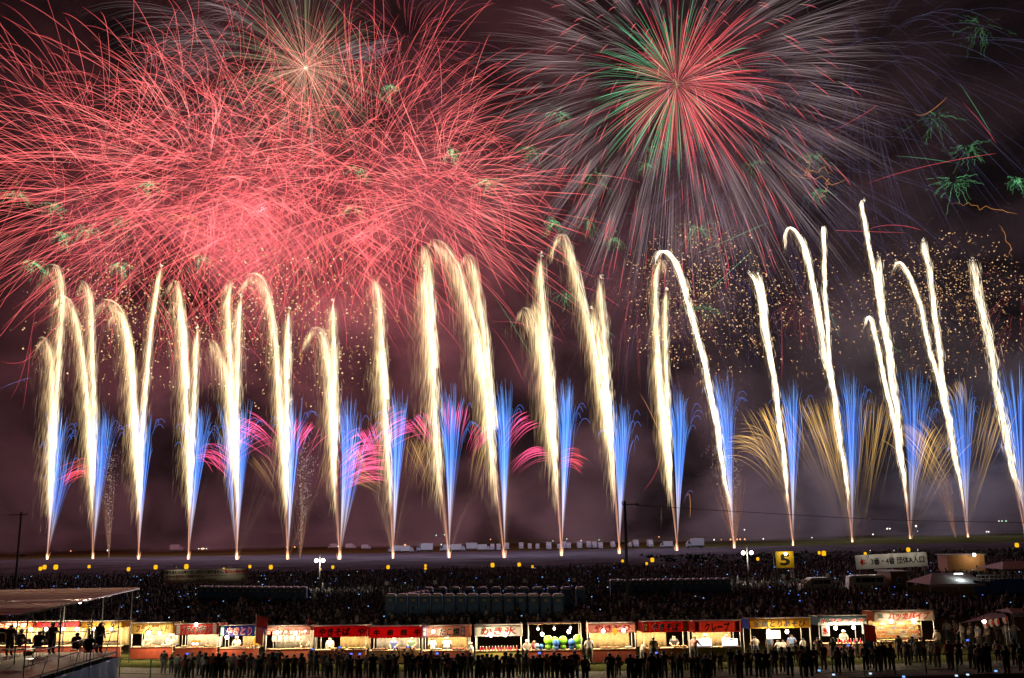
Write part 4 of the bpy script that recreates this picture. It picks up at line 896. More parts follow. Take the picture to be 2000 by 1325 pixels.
def stall(x0, x1, yt, yb, banner, text, ink, label, scallop=0, counter=(.30, .05, .03), back='tan', bulbs=(), extra=None, tw=.72, th=.62, side=True, cheight=.86, power=230, panels=None, tr=.62, bold=.03, shear=.12, sidecol=None, txx=0.0, roofcol=None, backx=(.08, .92)):
    xm = (x0 + x1) / 2; p = on_z(xm, STALL_GROUND(xm)); k = scale_at(p); w = (x1 - x0) * k
    zt = on_y(xm, yt, p.y).z; zb = on_y(xm, yb, p.y).z; dp = 2.3
    t = empty('food_stall', tuple(p)); tag(t, label, 'stall', 'food stalls along the footpath')
    post = MB(); post.tube([(0, 0, 0), (0, 0, zt - .03)], .028, 0, 8); pm = post.mesh('post', WPOST)
    for sx in (-w/2 + .08, w/2 - .08):
        link('post', pm, t, (sx, .06, 0)); link('post', pm, t, (sx, dp - .06, 0))
    # roof
    nx = 9; P = [[(-w/2 + w * j / (nx - 1), dp * i / 3 + .0, zt - .02 - .10 * i / 3 + .04 * math.sin(j * 2.2 + i) * (0 < i < 3)) for j in range(nx)] for i in range(4)]
    r = MB(); n0 = 0; vs_ = [q for row in P for q in row]; fs_ = [(i*nx+j, i*nx+j+1, (i+1)*nx+j+1, (i+1)*nx+j) for i in range(3) for j in range(nx - 1)]
    r.add(vs_, fs_, 0, True); r.add([(a, b, c - .012) for a, b, c in vs_], [f[::-1] for f in fs_], 0, True)
    r.build('roof', cloth('roof_' + (roofcol[0] if roofcol else 'cream'), roofcol[1] if roofcol else (.50, .42, .28), .3), t)
    # banner
    bm_ = None
    if banner:
        nm, rgb = banner; nx = 33; rows = []
        for i in range(4):
            row = []
            for j in range(nx):
                u = j / (nx - 1); z = zt + (zb - zt) * i / 3
                if i == 3 and scallop: z += .05 * abs(math.sin(u * math.pi * scallop))
                y = -.02 + .018 * math.sin(u * 23 + nm.__len__()) * (i / 3) + .008 * math.sin(u * 51)
                row.append((-w/2 + w * u, y, z))
            rows.append(row)
        b = MB(); b.sheet(rows, .012); bm_ = b.build('banner', cloth('banner_' + nm, rgb, tr), t)
        H = zt - zb
        if text:
            lt = link('lettering', text_mesh(text, w * tw, H * th, INK[ink], bold, shear), bm_, (txx * w, -.068, (zt + zb) / 2 - .01))
            if panels and panels.get('outline'):
                ol = link('lettering_outline', text_mesh(text, w * tw * 1.02, H * th * 1.06, INK[panels['outline']], bold + .035, shear), bm_, (txx * w, -.060, (zt + zb) / 2 - .01))
        if panels:
            for side_x in panels.get('at', ()):
                q = MB(); pw = .085 * w; q.box(side_x * w - pw / 2, side_x * w + pw / 2, -.060, -.054, zb + .06, zt - .05); q.build('banner_panel', INK[panels['col']], bm_)
                if panels.get('text'):
                    tx = panels['text']
                    link('lettering', text_mesh('\n'.join(tx), pw * .7, (H - .14) * .85, INK[panels['ink']], .03, 0), bm_, (side_x * w, -.064, (zt + zb) / 2))
            if panels.get('line'):
                for lx in panels['line']:
                    q = MB(); q.box(lx * w - .012, lx * w + .012, -.060, -.054, zb + .04, zt - .03); q.build('banner_line', INK[panels.get('lc', 'white')], bm_)
        q = MB(); q.tube([(-w/2 - .04, .0, zt + .02), (w/2 + .04, .0, zt + .02)], .022, 0, 6); q.build('banner_pole', WPOST, t)
    # side cloths
    if side:
        for sx in (-w/2, w/2):
            P = [[(sx + .02 * math.sin(j * 1.7), dp * j / 8, zt - .03 - .10 * j / 8 - (zt - zb) * .95 * i / 2 - (.03 * math.sin(j * 2.5) if i == 2 else 0)) for j in range(9)] for i in range(3)]
            q = MB(); vs_ = [c for row in P for c in row]; fs_ = [(i*9+j, i*9+j+1, (i+1)*9+j+1, (i+1)*9+j) for i in range(2) for j in range(8)]
            q.add(vs_, fs_, 0, True); q.add([(a + .01, b, c) for a, b, c in vs_], [f[::-1] for f in fs_], 0, True)
            q.build('side_cloth', cloth('side_' + (sidecol[0] if sidecol else (banner[0] if banner else 'cream')), sidecol[1] if sidecol else (banner[1] if banner else (.5, .42, .28)), .35), t)
    # counter
    if counter:
        cm = paint('counter_%02d%02d%02d' % tuple(int(c * 99) for c in counter), counter, .75, var=.2, scale=3)
        npan = max(2, int(w / .9))
        for i in range(npan):
            a, b2 = -w/2 + .05 + (w - .1) * i / npan, -w/2 + .05 + (w - .1) * (i + 1) / npan
            q = MB(); q.box(a + .006, b2 - .006, -.02, .02, .04, cheight - .01, 0, .008); q.build('counter_panel', cm, t)
        q = MB(); q.box(-w/2 + .03, w/2 - .03, -.06, .62, cheight, cheight + .035, 0, .008); q.build('counter_top', WOOD, t)
        q = MB(); q.box(-w/2 + .1, w/2 - .1, .06, .58, .45, .48); q.build('shelf', WOOD, t)
    # back curtain
    if back:
        bmz = {'tan': TAN, 'grey': GREYC, 'pale': cloth('pale_sheet', (.55, .50, .42), .2)}[back]; nx = 25; a, b2 = -w/2 + w * backx[0], -w/2 + w * backx[1]
        q = MB(); q.sheet([[(a + (b2 - a) * j / (nx - 1), dp - .2 + .03 * math.sin(j * 1.9) + .012 * math.sin(j * 5.1), z) for j in range(nx)] for z in (zt - .2, 1.5, .75)], .012); q.build('back_screen', bmz, t)
    # lamps
    for bx, by, *pw in bulbs:
        q3 = on_y(bx, by, p.y - .22); lx, lz = q3.x - p.x, q3.z
        q = MB(); q.ball((lx, -.22, lz), .125, 0, 2, (1, 1, 1.1)); bo = q.build('light_bulb', BULB, t)
        q = MB(); q.tube([(lx, -.22, lz + .09), (lx, -.22, lz + .17)], .03, 0, 8); q.tube([(lx, -.22, lz + .16), (lx, -.06, zt + .03), (lx, .0, zt + .02)], .008, 0, 4); q.build('lamp_holder', INK['black'], bo)
        lamp('bulb_light', (lx, -.42, lz), (pw[0] if pw else power), (1.0, .80, .50), .09, t)
    for sx in (-.3, .0, .3):                                          # the working lamps under the roof
        q = MB(); q.ball((sx * w, .80, zt - .42), .08, 0, 2, (1, 1, 1.2)); bo = q.build('light_bulb', BULB, t)
        q = MB(); q.tube([(sx * w, .80, zt - .34), (sx * w, .80, zt - .05)], .012, 0, 5); q.build('lamp_holder', INK['black'], bo)
        lamp('bulb_light', (sx * w, .62, zt - .38), power * 1.3, (1.0, .76, .44), .08, t)
    STALLS[text or label] = (t, p, w, zt, zb, cheight)
    return t, p, w, zt, zb

SK = {}
G = 'trays of food on the stall counters'
RED_B, ORG = (.75, .025, .06), (.42, .07, .03)
s1 = stall(252, 337, 1217, 1238, ('yellow', (.66, .48, .14)), 'フランクフルト', 'maroon', 'yellow fronted stall with red katakana フランクフルト lettering', counter=ORG, bulbs=((290,1236),(312,1237)), back='pale', panels=dict(line=(-.44, .44), lc='brown'), shear=.3)
s2 = stall(339, 424, 1219, 1240, ('scarlet', (.60, .09, .07)), 'フライドポテト', 'black', 'red fronted stall lettered フライドポテト in black with pale outline', counter=ORG, bulbs=((383,1220, 40),), back='pale', panels=dict(outline='white', at=(-.42, .42), col='white'), tw=.62)
s3 = stall(426, 505, 1222, 1243, ('navy', (.035, .035, .16)), 'やきとり', 'red', 'navy fronted stall lettered やきとり in red beside an orange lantern', counter=ORG, bulbs=((443,1245),), back='tan', panels=dict(outline='white', at=(-.42, .42), col='green', text='特製', ink='white'), tw=.6, backx=(.4, .95))
s4 = stall(516, 608, 1223, 1232, ('pale_rose', (.62, .30, .24)), None, None, 'glaring white stall hung with rows of small red menu cards', counter=(.36, .08, .04), bulbs=((541,1236,150),(577,1237,110)), back='pale', power=120)
s5 = stall(612, 716, 1223, 1245, ('crimson', RED_B), 'やきそば　や', 'black', 'crimson scalloped stall lettered やきそば in heavy black', scallop=16, counter=(.40, .08, .02), back='tan', tw=.86, txx=.03, th=.66, bold=.05, backx=(.4, 1.0))
s6 = stall(719, 821, 1224, 1247, ('bright_crimson', (.78, .03, .065)), '牛　串　焼　牛', 'black', 'crimson scalloped stall lettered 牛串焼 beside the やきそば stall', scallop=16, counter=(.42, .22, .08), back='grey', tw=.90, txx=.05, th=.5, bold=.05)
s7 = stall(823, 918, 1223, 1245, ('pale_pink', (.66, .34, .26)), 'たこ焼', 'black', 'pale pink stall lettered たこ焼 in black with purple side panels', counter=(.42, .09, .05), bulbs=((846,1234,90),), back='tan', panels=dict(outline='white', at=(-.43, .36), col='purple', text='特製', ink='white'), tw=.42, txx=.08, th=.7)
s8 = stall(927, 1021, 1221, 1244, ('white', (.74, .70, .64)), 'かき氷', 'maroon', 'white scalloped stall lettered かき氷 in maroon, with rows of syrup', scallop=12, counter=(.34, .27, .05), bulbs=((959,1241),(987,1240)), back=None, tw=.72, th=.62, bold=.028, txx=.0)
s9 = stall(1031, 1139, 1218, 1222, None, None, None, 'open tan roofed stall with two glaring bulbs and round balloons', counter=(.40, .07, .03), bulbs=((1059,1239,150),(1111,1234,150)), back=None, side=False, roofcol=('tan', (.52, .36, .14)))
s10 = stall(1151, 1245, 1217, 1237, ('rose', (.68, .30, .25)), 'やきとり', 'maroon', 'rose pink scalloped stall lettered やきとり with a yellow orange lantern', scallop=9, counter=(.33, .06, .03), bulbs=((1178,1233,100),(1218,1232,100)), back='tan', tw=.72, th=.62, bold=.03)
s11 = stall(1257, 1349, 1214, 1235, ('dark_red', (.52, .035, .03)), 'やきそば', 'navy', 'dark red stall lettered やきそば in navy with cream outline', counter=(.30, .10, .03), back='tan', panels=dict(outline='white', at=(-.42, .42), col='maroon', text='特製', ink='gold', line=(-.34, .34), lc='gold'), tw=.56, th=.68, backx=(-.05, .6))
s12 = stall(1357, 1451, 1213, 1235, ('salmon', (.66, .16, .12)), 'クレープ', 'navy', 'salmon red stall lettered クレープ above two white lit display cases', counter=(.24, .21, .05), back='tan', panels=dict(at=(-.42, .42), col='red', text='特製', ink='maroon', line=(-.34, .34), lc='white'), tw=.52, th=.72, bold=.045, shear=0)
s13 = stall(1467, 1588, 1208, 1228, ('marigold', (.70, .40, .02)), '金魚とりあそび', 'black', 'marigold yellow scalloped stall lettered とりあそび with blue side drapes', scallop=14, counter=None, bulbs=((1501,1233,150),(1537,1234,150)), back=None, tw=.84, th=.68, bold=.028, sidecol=('blue', (.03, .10, .40)), power=90)
s14 = stall(1602, 1698, 1203, 1221, ('slate', (.10, .14, .17)), '氷 フラッペ 氷', 'red', 'dark slate stall lettered フラッペ in red over pale icicles', counter=(.22, .07, .05), bulbs=((1632,1227,120),(1667,1226,120)), back=None, panels=dict(outline='white'), tw=.9, th=.45)
s15 = stall(1712, 1832, 1193, 1213, ('ivory', (.74, .66, .58)), 'ハッカパイプ', 'red', 'ivory stall lettered ハッカパイプ in red before a wall of shelves', counter=(.40, .22, .05), bulbs=((1740,1214,90),(1785,1213,90)), back='tan', tw=.68, th=.72, txx=.08, bold=.03, shear=.25, sidecol=('orange', (.60, .22, .07)))
# stalls seen past the platform
s16 = stall(-22, 60, 1215, 1227, ('orange_red', (.62, .16, .05)), 'たこやき', 'white', 'orange red stall behind the platform, second before the yellow one', bulbs=((22,1229),(60,1229)), tw=.7)
s17 = stall(66, 152, 1214, 1226, ('dark_wine', (.14, .03, .04)), 'やきとり', 'red', 'dark wine stall lettered やきとり in red, seen behind the platform', bulbs=((90,1229),(124,1229),(150,1229)), tw=.7, bold=.05, panels=dict(at=(-.44, .44), col='red'))
s18 = stall(154, 236, 1214, 1227, ('ochre', (.50, .28, .03)), 'う つ り', 'black', 'ochre yellow stall with sparse black letters, seen behind the platform', bulbs=((185,1229),(217,1229)), tw=.7)

def on_counter(s, u, dy=.28): t, p, w, zt, zb = s; return (p.x + u * w, p.y + dy, .90)
for s, items in ((s1, ((-.1, 1.0, 'meat'), (.3, .7, 'pale'))), (s2, ((.3, .8, 'fried'), (-.3, .5, 'fried'))), (s3, ((-.05, 1.3, 'meat'), (.33, .5, 'fried'))), (s5, ((-.05, 1.0, 'noodle'), (.30, 1.2, 'noodle'))),
                 (s6, ((-.28, 1.1, 'meat'), (.22, 1.3, 'meat'))), (s7, ((-.2, .8, 'pale'), (.28, 1.0, 'red'))), (s10, ((-.05, 1.3, 'meat'), (.33, .5, 'pale'))), (s11, ((-.25, .8, 'noodle'), (.30, .9, 'fried'))), (s15, ((-.25, 1.0, 'noodle'),))):
    nm = s[0]['label'].split(' stall')[0] if ' stall' in s[0]['label'] else 'open'
    for k, (u, wd, kind) in enumerate(items):
        cn = {'meat': 'browned skewers', 'pale': 'pale snacks', 'fried': 'golden fried snacks', 'noodle': 'fried noodles', 'red': 'red topped snacks'}[kind]
        make_tray(on_counter(s, u), wd, .40, kind, f'tray of {cn} on the counter of the {nm} stall', G)

# extras on single stalls: syrup bottles, menu cards, lanterns, display cases, balloons, shelves
def lathe(prof, n=12):
    vs_ = [(r * math.cos(2 * math.pi * k / n), r * math.sin(2 * math.pi * k / n), z) for r, z in prof for k in range(n)]
    fs_ = [(i*n+k, i*n+(k+1) % n, (i+1)*n+(k+1) % n, (i+1)*n+k) for i in range(len(prof) - 1) for k in range(n)]
    return vs_, fs_ + [tuple(range(n))[::-1], tuple((len(prof)-1)*n + k for k in range(n))]
def bottles(s, us, cols, lab, grp, dy=.1):
    for k, u in enumerate(us):
        c = cols[k % len(cols)]; e = empty('bottle', on_counter(s, u, dy)); tag(e, lab, 'bottle', grp)
        v_, f_ = lathe([(.045, 0), (.05, .02), (.05, .17), (.022, .22), (.020, .25)]); MB().add(v_, f_, 0, True).build('glass', paint('syrup_%d' % (k % len(cols)), c, .25, var=.1), e)
        v_, f_ = lathe([(.024, .25), (.024, .29)]); MB().add(v_, f_, 0, True).build('lid', INK['white'], e)
bottles(s8, np.linspace(-.38, .38, 13), [(.6, .05, .05), (.55, .02, .08), (.65, .2, .1)], 'red syrup bottle with white lid lined up on the かき氷 counter', 'syrup bottles on the white stall')
bottles(s14, np.linspace(-.1, .42, 9), [(.7, .65, .55), (.6, .1, .08)], 'pale bottle with white lid lined up on the slate stall counter', 'bottles on the slate stall')
def menu_cards():
    t, p, w, zt, zb = s4
    card = MB(); card.box(-.13, .13, 0, .012, -.17, .17, 0, .004); cm = card.mesh('menu_card', paint('menu_red', (.50, .07, .05), .7, var=.2)); 
    pale = MB(); pale.box(-.15, .15, 0, .012, -.2, .2, 0, .004); pm = pale.mesh('menu_card', paint('menu_pale', (.70, .42, .34), .7, var=.2))
    bar = MB(); bar.box(-.10, .10, -.004, 0, -.02, .02); brm = bar.mesh('print_line', INK['white'])
    for r, (z, me, n, x0, x1) in enumerate(((zt - .42, cm, 8, -.42, .42), (zt - .86, pm, 6, -.30, .34))):
        for i in range(n):
            c = link('menu_card', me, t, ((x0 + (x1 - x0) * i / (n - 1)) * w, -.05, z + random.uniform(-.02, .02)))
            link('print_line', brm, c, (0, -.004, .06)); link('print_line', brm, c, (0, -.004, -.05))
menu_cards()
def lantern(px, py, Y, r, h, mat, label, group=None, text=None, ink='black', power=0, rgb=(1, .6, .2), name='paper_lantern'):
    q = on_y(px, py, Y); e = empty(name, tuple(q)); tag(e, label, 'lantern', group)
    prof = [(r * .45, -h/2)] + [(r * (math.sin(math.pi * (.12 + .76 * i / 10)) * (.96 + .04 * (i % 2))), -h/2 + h * i / 10) for i in range(11)] + [(r * .45, h/2)]
    v_, f_ = lathe(prof, 14); MB().add(v_, f_, 0, True).build('shade', mat, e)
    v_, f_ = lathe([(r * .5, h/2), (r * .5, h/2 + .04)], 12); MB().add(v_, f_).build('rim', INK['black'], e)
    v_, f_ = lathe([(r * .5, -h/2 - .04), (r * .5, -h/2)], 12); MB().add(v_, f_).build('rim', INK['black'], e)
    MB().tube([(0, 0, h/2 + .04), (0, 0, h/2 + .3)], .008, 0, 4).build('cord', INK['black'], e)
    if text: link('lettering', text_mesh('\n'.join(text), r * .9, h * .6, INK[ink], .04), e, (0, -r - .01, 0))
    return e
LO = glow('lantern_orange', (1.0, .32, .02), 1.5); LY = glow('lantern_yellow', (1.0, .50, .01), 1.1); LW = paint('lantern_paper', (.70, .60, .52), .8, var=.1, transl=.5)
lantern(500, 1253, s3[1].y - .25, .19, .52, LO, 'glowing orange paper lantern at the corner of the navy stall')
lantern(1201, 1233, s10[1].y - .3, .17, .44, LO, 'glowing yellow orange paper lantern hung before the rose pink stall')
for i, (x, y) in enumerate(((1925,1219),(1936,1216),(1947,1214),(1963,1210))):
    lantern(x, y, 72.5, .19, .62, LW, 'white paper lantern hung in a row under the brown awning', 'white lanterns under the brown awning', text='祭', ink='red')
# glowing menu light on the red stall and display cases of the crepe stall
t = empty('sign_lamp', (s2[1].x - .1, s2[1].y + .2, .90)); tag(t, 'glowing orange topped sign lamp on the red フライドポテト counter', 'lamp')
MB().box(-.34, .34, -.1, .1, .34, .46, 0, .02).build('lamp_hood', LO, t); MB().box(-.3, .3, -.08, .08, .02, .33, 0, .02).build('lamp_body', paint('sign_red', (.6, .1, .07), .6), t)
bl = MB().ball((-.14, -.1, .24), .075, 0, 2).build('light_bulb', BULB, t); MB().ball((.14, -.1, .24), .075, 0, 2).build('light_bulb', BULB, t)
lamp('sign_light', (0, -.3, .24), 14, (1, .7, .4), .08, t)
for k, u in enumerate((-.27, .27)):
    e = empty('display_case', (s12[1].x + u * s12[2], s12[1].y + .12, .895)); tag(e, 'white lit glass display case on the クレープ stall counter', 'display case', 'lit display cases on the crepe counter')
    MB().box(-.52, .52, 0, .4, 0, .06, 0, .01).build('base', INK['white'], e); MB().box(-.50, .50, .01, .39, .06, .44, 0, .02).build('lit_panel', glow('case_glow', (.82, .95, 1.0), 1.7), e)
    MB().box(-.53, .53, -.01, .41, .44, .48, 0, .01).build('lid', INK['white'], e)
def balloon(u, r, col, cn, dz, dy=.3):
    t, p, w, zt, zb = s9; m = paint('balloon_' + cn, col, .28, var=.08)
    e = empty('balloon', (p.x + u * w, p.y + dy, .895)); tag(e, f'round {cn} balloon toy on the open tan roofed stall', 'balloon', f'{cn} balloon toys on the open stall')
    MB().ball((0, 0, r * .72 + dz + r * .9), r, 0, 3, (1, .95, .98)).build('head', m, e); MB().ball((0, 0, r * .5), r * .72, 0, 2, (1, .9, .9)).build('body', m, e)
for u, r in ((-.12, .32), (.15, .30), (.42, .33), (.0, .28)): balloon(u, r, (.22, .55, .03), 'lime green', .1)
for u, r in ((.02, .24), (.30, .25)): balloon(u, r, (.04, .14, .50), 'blue', .05, .1)
for u, r in ((-.33, .17), (-.25, .15)): balloon(u, r, (.35, .42, .6) if u < -.3 else (.05, .2, .6), 'pale' if u < -.3 else 'small blue', .0, .1)
def shelves():
    t, p, w, zt, zb = s15
    e = empty('shelf_rack', (p.x - .06 * w, p.y + .75, 0)); tag(e, 'wooden rack of shelves packed with small wares inside the ivory stall', 'shelf rack')
    for i in range(5): MB().box(-.40 * w, .40 * w, 0, .25, .78 + .28 * i, .80 + .28 * i).build('shelf', WOOD, e)
    for sx in (-.41, .40): MB().box(sx * w, sx * w + .03, 0, .25, 0, 2.05).build('upright', WOOD, e)
    cols = [(.6, .25, .08), (.6, .15, .1), (.5, .5, .4), (.62, .4, .1), (.35, .3, .45)]
    meshes = [MB().box(-.05, .05, 0, .1, 0, .15, 0, .012).mesh('packet', paint('packet_%d' % i, c, .5, var=.2)) for i, c in enumerate(cols)]
    for i in range(5):
        x = -.38 * w
        while x < .37 * w:
            link('packet', meshes[min(4, int(abs(x * 2.3 + i * 1.7)) % 5)], e, (x, random.uniform(.01, .05), .80 + .28 * i)); x += random.uniform(.12, .17)
shelves()
# hat mark on the ivory banner, icicles on the slate one
q = MB(); q.box(-.18, .18, -.012, 0, -.13, -.09); q.box(-.12, .12, -.012, 0, -.09, .13); q.build('hat_mark', paint('ink_hat', (.08, .10, .09), .8), [c for c in s15[0].children if c.name.startswith('banner') and 'pole' not in c.name][0], (-.38 * s15[2], -.055, (s15[3] + s15[4]) / 2))
q = MB(); H = s14[3] - s14[4]
for i in range(26):
    x = (-.48 + .96 * i / 25) * s14[2]; hh = random.uniform(.3, .52) * H
    q.add([(x - .075, -.058, s14[4] + .01), (x + .075, -.058, s14[4] + .01), (x + .02, -.058, s14[4] + hh), (x - .03, -.058, s14[4] + hh * .9)], [(0, 1, 2, 3)])
q.build('icicle_print', INK['white'], [c for c in s14[0].children if c.name.startswith('banner') and 'pole' not in c.name][0])
# cards with the ice mark on the slate stall, white notice in the marigold one
for (s, u, z, w_, h_, tx, lab) in ((s14, -.36, 1.75, .55, .7, '氷', 'white and blue card with a red ice mark beside the slate stall'), (s14, .46, 1.8, .5, .62, '氷', 'white card with a red ice mark on the slate stall post'), (s13, -.12, 1.62, .95, .55, None, 'bright blank white notice hung inside the marigold stall')):
    e = MB().box(-w_/2, w_/2, -.01, .01, -h_/2, h_/2, 0, .006).build('notice_board', INK['white'], None, (s[1].x + u * s[2], s[1].y - .10, z)); tag(e, lab, 'notice')
    if tx: link('lettering', text_mesh(tx, w_ * .6, h_ * .6, INK['red'], .06), e, (0, -.016, 0))
# red flags beside the stalls
def flag(px, y0, y1, wpx, Y, rgb, label, nm):
    b = on_y(px, 1285, Y); z1 = on_y(px, y0, Y).z; z0 = on_y(px, y1, Y).z; k = Y / F * wpx
    e = empty('flag', (b.x, Y, 0)); tag(e, label, 'flag'); MB().tube([(0, 0, 0), (0, 0, z1 + .1)], .018, 0, 6).build('pole', WPOST, e)
    MB().sheet([[(k * j / 6, .05 * math.sin(j * 1.1 + i), z1 + (z0 - z1) * i / 5 - .03 * j) for j in range(7)] for i in range(6)], .008).build('cloth', cloth('flag_' + nm, rgb, .4), e)
flag(498, 1202, 1224, 22, 71.5, (.30, .03, .03), 'red flag on a pole between the navy stall and the menu card stall', 'red')
flag(600, 1204, 1222, 8, 73, (.20, .02, .02), 'narrow dark red flag behind the crimson stall', 'dark')
flag(1692, 1218, 1250, 22, 66.0, (.42, .10, .05), 'orange red drape hung between the slate stall and the ivory stall', 'orange')
flag(1688, 1246, 1266, 20, 66.3, (.05, .09, .16), 'dark blue patterned drape below the orange red one', 'blue')
flag(498, 1224, 1256, 14, 69.3, (.60, .22, .2), 'pale pink drape with print beside the navy stall', 'pink')
# small awning stall at the end of the row
def awning():
    p = on_z(1915, 1268); e = empty('awning', tuple(p)); tag(e, 'low brown awning with a bright bulb at the end of the stall row', 'awning')
    a = [on_y(x, y, Y) - p for x, y, Y in ((1874,1217,69),(1968,1205,69),(1960,1198,73.5),(1932,1197,73.5))]
    mb = MB(); mb.add(a + [v - Vector((0, 0, .02)) for v in a], [(0, 1, 2, 3), (7, 6, 5, 4), (0, 4, 5, 1), (1, 5, 6, 2), (2, 6, 7, 3), (3, 7, 4, 0)]); mb.build('roof', cloth('awning_brown', (.20, .08, .05), .3), e)
    for v in (a[0], a[1], a[2]): MB().tube([(v.x, v.y, 0), v], .025, 0, 6).build('post', WPOST, e)
    q = on_y(1922, 1214, 70.5) - p; bo = MB().ball(q, .13, 0, 2).build('light_bulb', BULB, e); lamp('bulb_light', tuple(q + Vector((0, -.3, -.1))), 130, (1, .8, .52), .1, e)
    MB().tube([q + Vector((0, 0, .1)), q + Vector((0, 0, .4))], .02, 0, 6).build('lamp_holder', INK['black'], bo)
awning()
# vendors and customers at the stalls
WH = (.62, .60, .56); PK = (.55, .25, .22)
def vendor(s, u, dy, pose, col, rz, lab, h=1.66, cap=None):
    t, p, w, zt, zb = s; person(pose, (p.x + u * w, p.y + dy, 0), rz, h, col, lab, 'people working at the stalls', cap)
CAPW = INK['white']
vendor(s1, -.2, 1.1, 'cook', (.35, .3, .25), math.pi, 'person in beige top cooking inside the yellow stall')
vendor(s1, .33, .95, 'cook', WH, math.pi + .4, 'person in white top bending over the yellow stall counter', cap=CAPW)
vendor(s3, -.14, 1.0, 'cook', WH, math.pi, 'person in white top and headcloth inside the navy stall', 1.62, CAPW)
vendor(s4, .3, 1.0, 'cook', (.4, .36, .3), math.pi, 'person in pale top behind the menu cards')
vendor(s5, -.25, 1.1, 'stand', WH, math.pi, 'person in white apron inside the crimson やきそば stall')
vendor(s6, -.05, 1.2, 'cook', (.06, .1, .3), math.pi, 'person in blue top inside the 牛串焼 stall')
vendor(s6, .3, 1.2, 'cook', (.10, .18, .12), math.pi, 'person in dark green top inside the 牛串焼 stall')
vendor(s7, -.30, 1.0, 'stand', (.7, .68, .62), .3, 'person in bright white top inside the たこ焼 stall')
vendor(s7, .0, 1.0, 'cook', (.6, .58, .52), 0, 'person in white shirt turned away inside the たこ焼 stall', cap=CAPW)
vendor(s8, -.55, .6, 'lean', WH, math.pi / 2, 'person in white headcloth crouching beside the かき氷 stall', 1.4, CAPW)
vendor(s8, .60, .3, 'lean', (.5, .45, .4), math.pi, 'person in pale top and cap between the かき氷 stall and the balloons', 1.55, CAPW)
vendor(s8, .74, .5, 'lean', (.45, .08, .06), math.pi, 'person in red top between the かき氷 stall and the balloons', 1.5)
vendor(s10, -.50, -.3, 'stand', (.5, .5, .5), 0, 'person in light grey shirt standing beside the rose pink stall', 1.75)
vendor(s10, .62, .2, 'lean', (.42, .38, .33), -1.2, 'person in beige top crouching after the rose pink stall', 1.3)
vendor(s11, -.30, -.6, 'stand', (.14, .10, .04), .2, 'person in olive brown top waiting before the dark red stall', 1.7)
vendor(s11, .22, 1.2, 'cook', (.05, .05, .06), math.pi, 'person in dark top inside the dark red stall', 1.6)
vendor(s11, .58, -.1, 'lean', (.50, .26, .24), -.8, 'person in pink top leaning between the dark red and salmon stalls')
vendor(s12, -.2, 1.2, 'cook', (.5, .48, .44), math.pi, 'person in pale top behind the first display case of the クレープ stall', cap=CAPW)
vendor(s12, .25, 1.2, 'cook', (.55, .5, .46), math.pi, 'person in cream top behind the second display case of the クレープ stall')
for i, (u, dy, c, cn) in enumerate(((-.42, -.2, (.3, .26, .22), 'taupe'), (-.15, .6, (.12, .16, .28), 'slate blue'), (.05, .2, (.5, .4, .36), 'cream'), (.2, .5, (.15, .22, .42), 'blue'), (.36, .1, (.55, .5, .46), 'white'), (-.05, -.3, (.45, .42, .38), 'beige'))):
    vendor(s13, u, dy, random.choice(['lean', 'cook', 'stand']), c, random.uniform(-.5, .5), f'person in {cn} top playing at the marigold stall', random.uniform(1.2, 1.6))
vendor(s14, .1, 1.1, 'cook', (.4, .38, .34), math.pi, 'person in pale top behind the bottles of the slate stall', cap=CAPW)
vendor(s15, .52, .1, 'stand', (.35, .28, .22), .2, 'person in tan top at the post of the ivory stall')
for i in range(9):
    q = on_z(1852 + i * 17 + random.uniform(-6, 6), 1262 + random.uniform(-8, 6)); c = random.choice([(.3, .28, .25), (.08, .07, .07), (.4, .36, .32), (.12, .12, .16)])
    person(random.choice(['stand', 'lean', 'walk']), (q.x, q.y, 0), random.uniform(-1, 1), random.uniform(1.5, 1.7), c, 'person in the dim throng under the brown awning', 'people thronging by the brown awning')

# ------------------------------------------------------------------ seated crowd on the riverbank
CROWD_COL = [(.02, .02, .025), (.03, .025, .03), (.05, .05, .06), (.02, .025, .05), (.08, .03, .03), (.12, .12, .13), (.05, .06, .04), (.28, .27, .26), (.42, .40, .38), (.10, .13, .2), (.22, .16, .10)]
CN = ['black', 'black', 'charcoal', 'navy', 'maroon', 'grey', 'olive', 'pale grey', 'white', 'blue', 'brown']
def crowd_height(y): return 0.0
def blocked(x, y):            # keep people off the cabins, vehicles and tents set out below
    for x0, x1, y0, y1 in NOGO:
        if x0 < x < x1 and y0 < y < y1: return True
    return False
NOGO = []
def nogo(pa, pb, y0, y1): NOGO.append((min(pa.x, pb.x) - .8, max(pa.x, pb.x) + .8, y0 - 1, y1 + 1))
CAB = {'near': (on_z(762, 1209), on_z(1092, 1211)), 'mid': (on_z(392, 1179), on_z(590, 1182)), 'far': (on_z(1200, 1167), on_z(1422, 1164))}
nogo(on_z(755, 1209), on_z(1110, 1209), CAB['near'][0].y - 1.5, CAB['near'][0].y + 14)
nogo(*CAB['mid'], CAB['mid'][0].y - 2, CAB['mid'][0].y + 3); nogo(*CAB['far'], CAB['far'][0].y - 2, CAB['far'][1].y + 4)
nogo(on_z(1560, 1160), on_z(1720, 1160), on_z(1600, 1160).y - 1, on_z(1600, 1160).y + 8)
nogo(on_z(1800, 1165), on_z(2050, 1165), on_z(1850, 1168).y - 4, on_z(1850, 1150).y + 6)
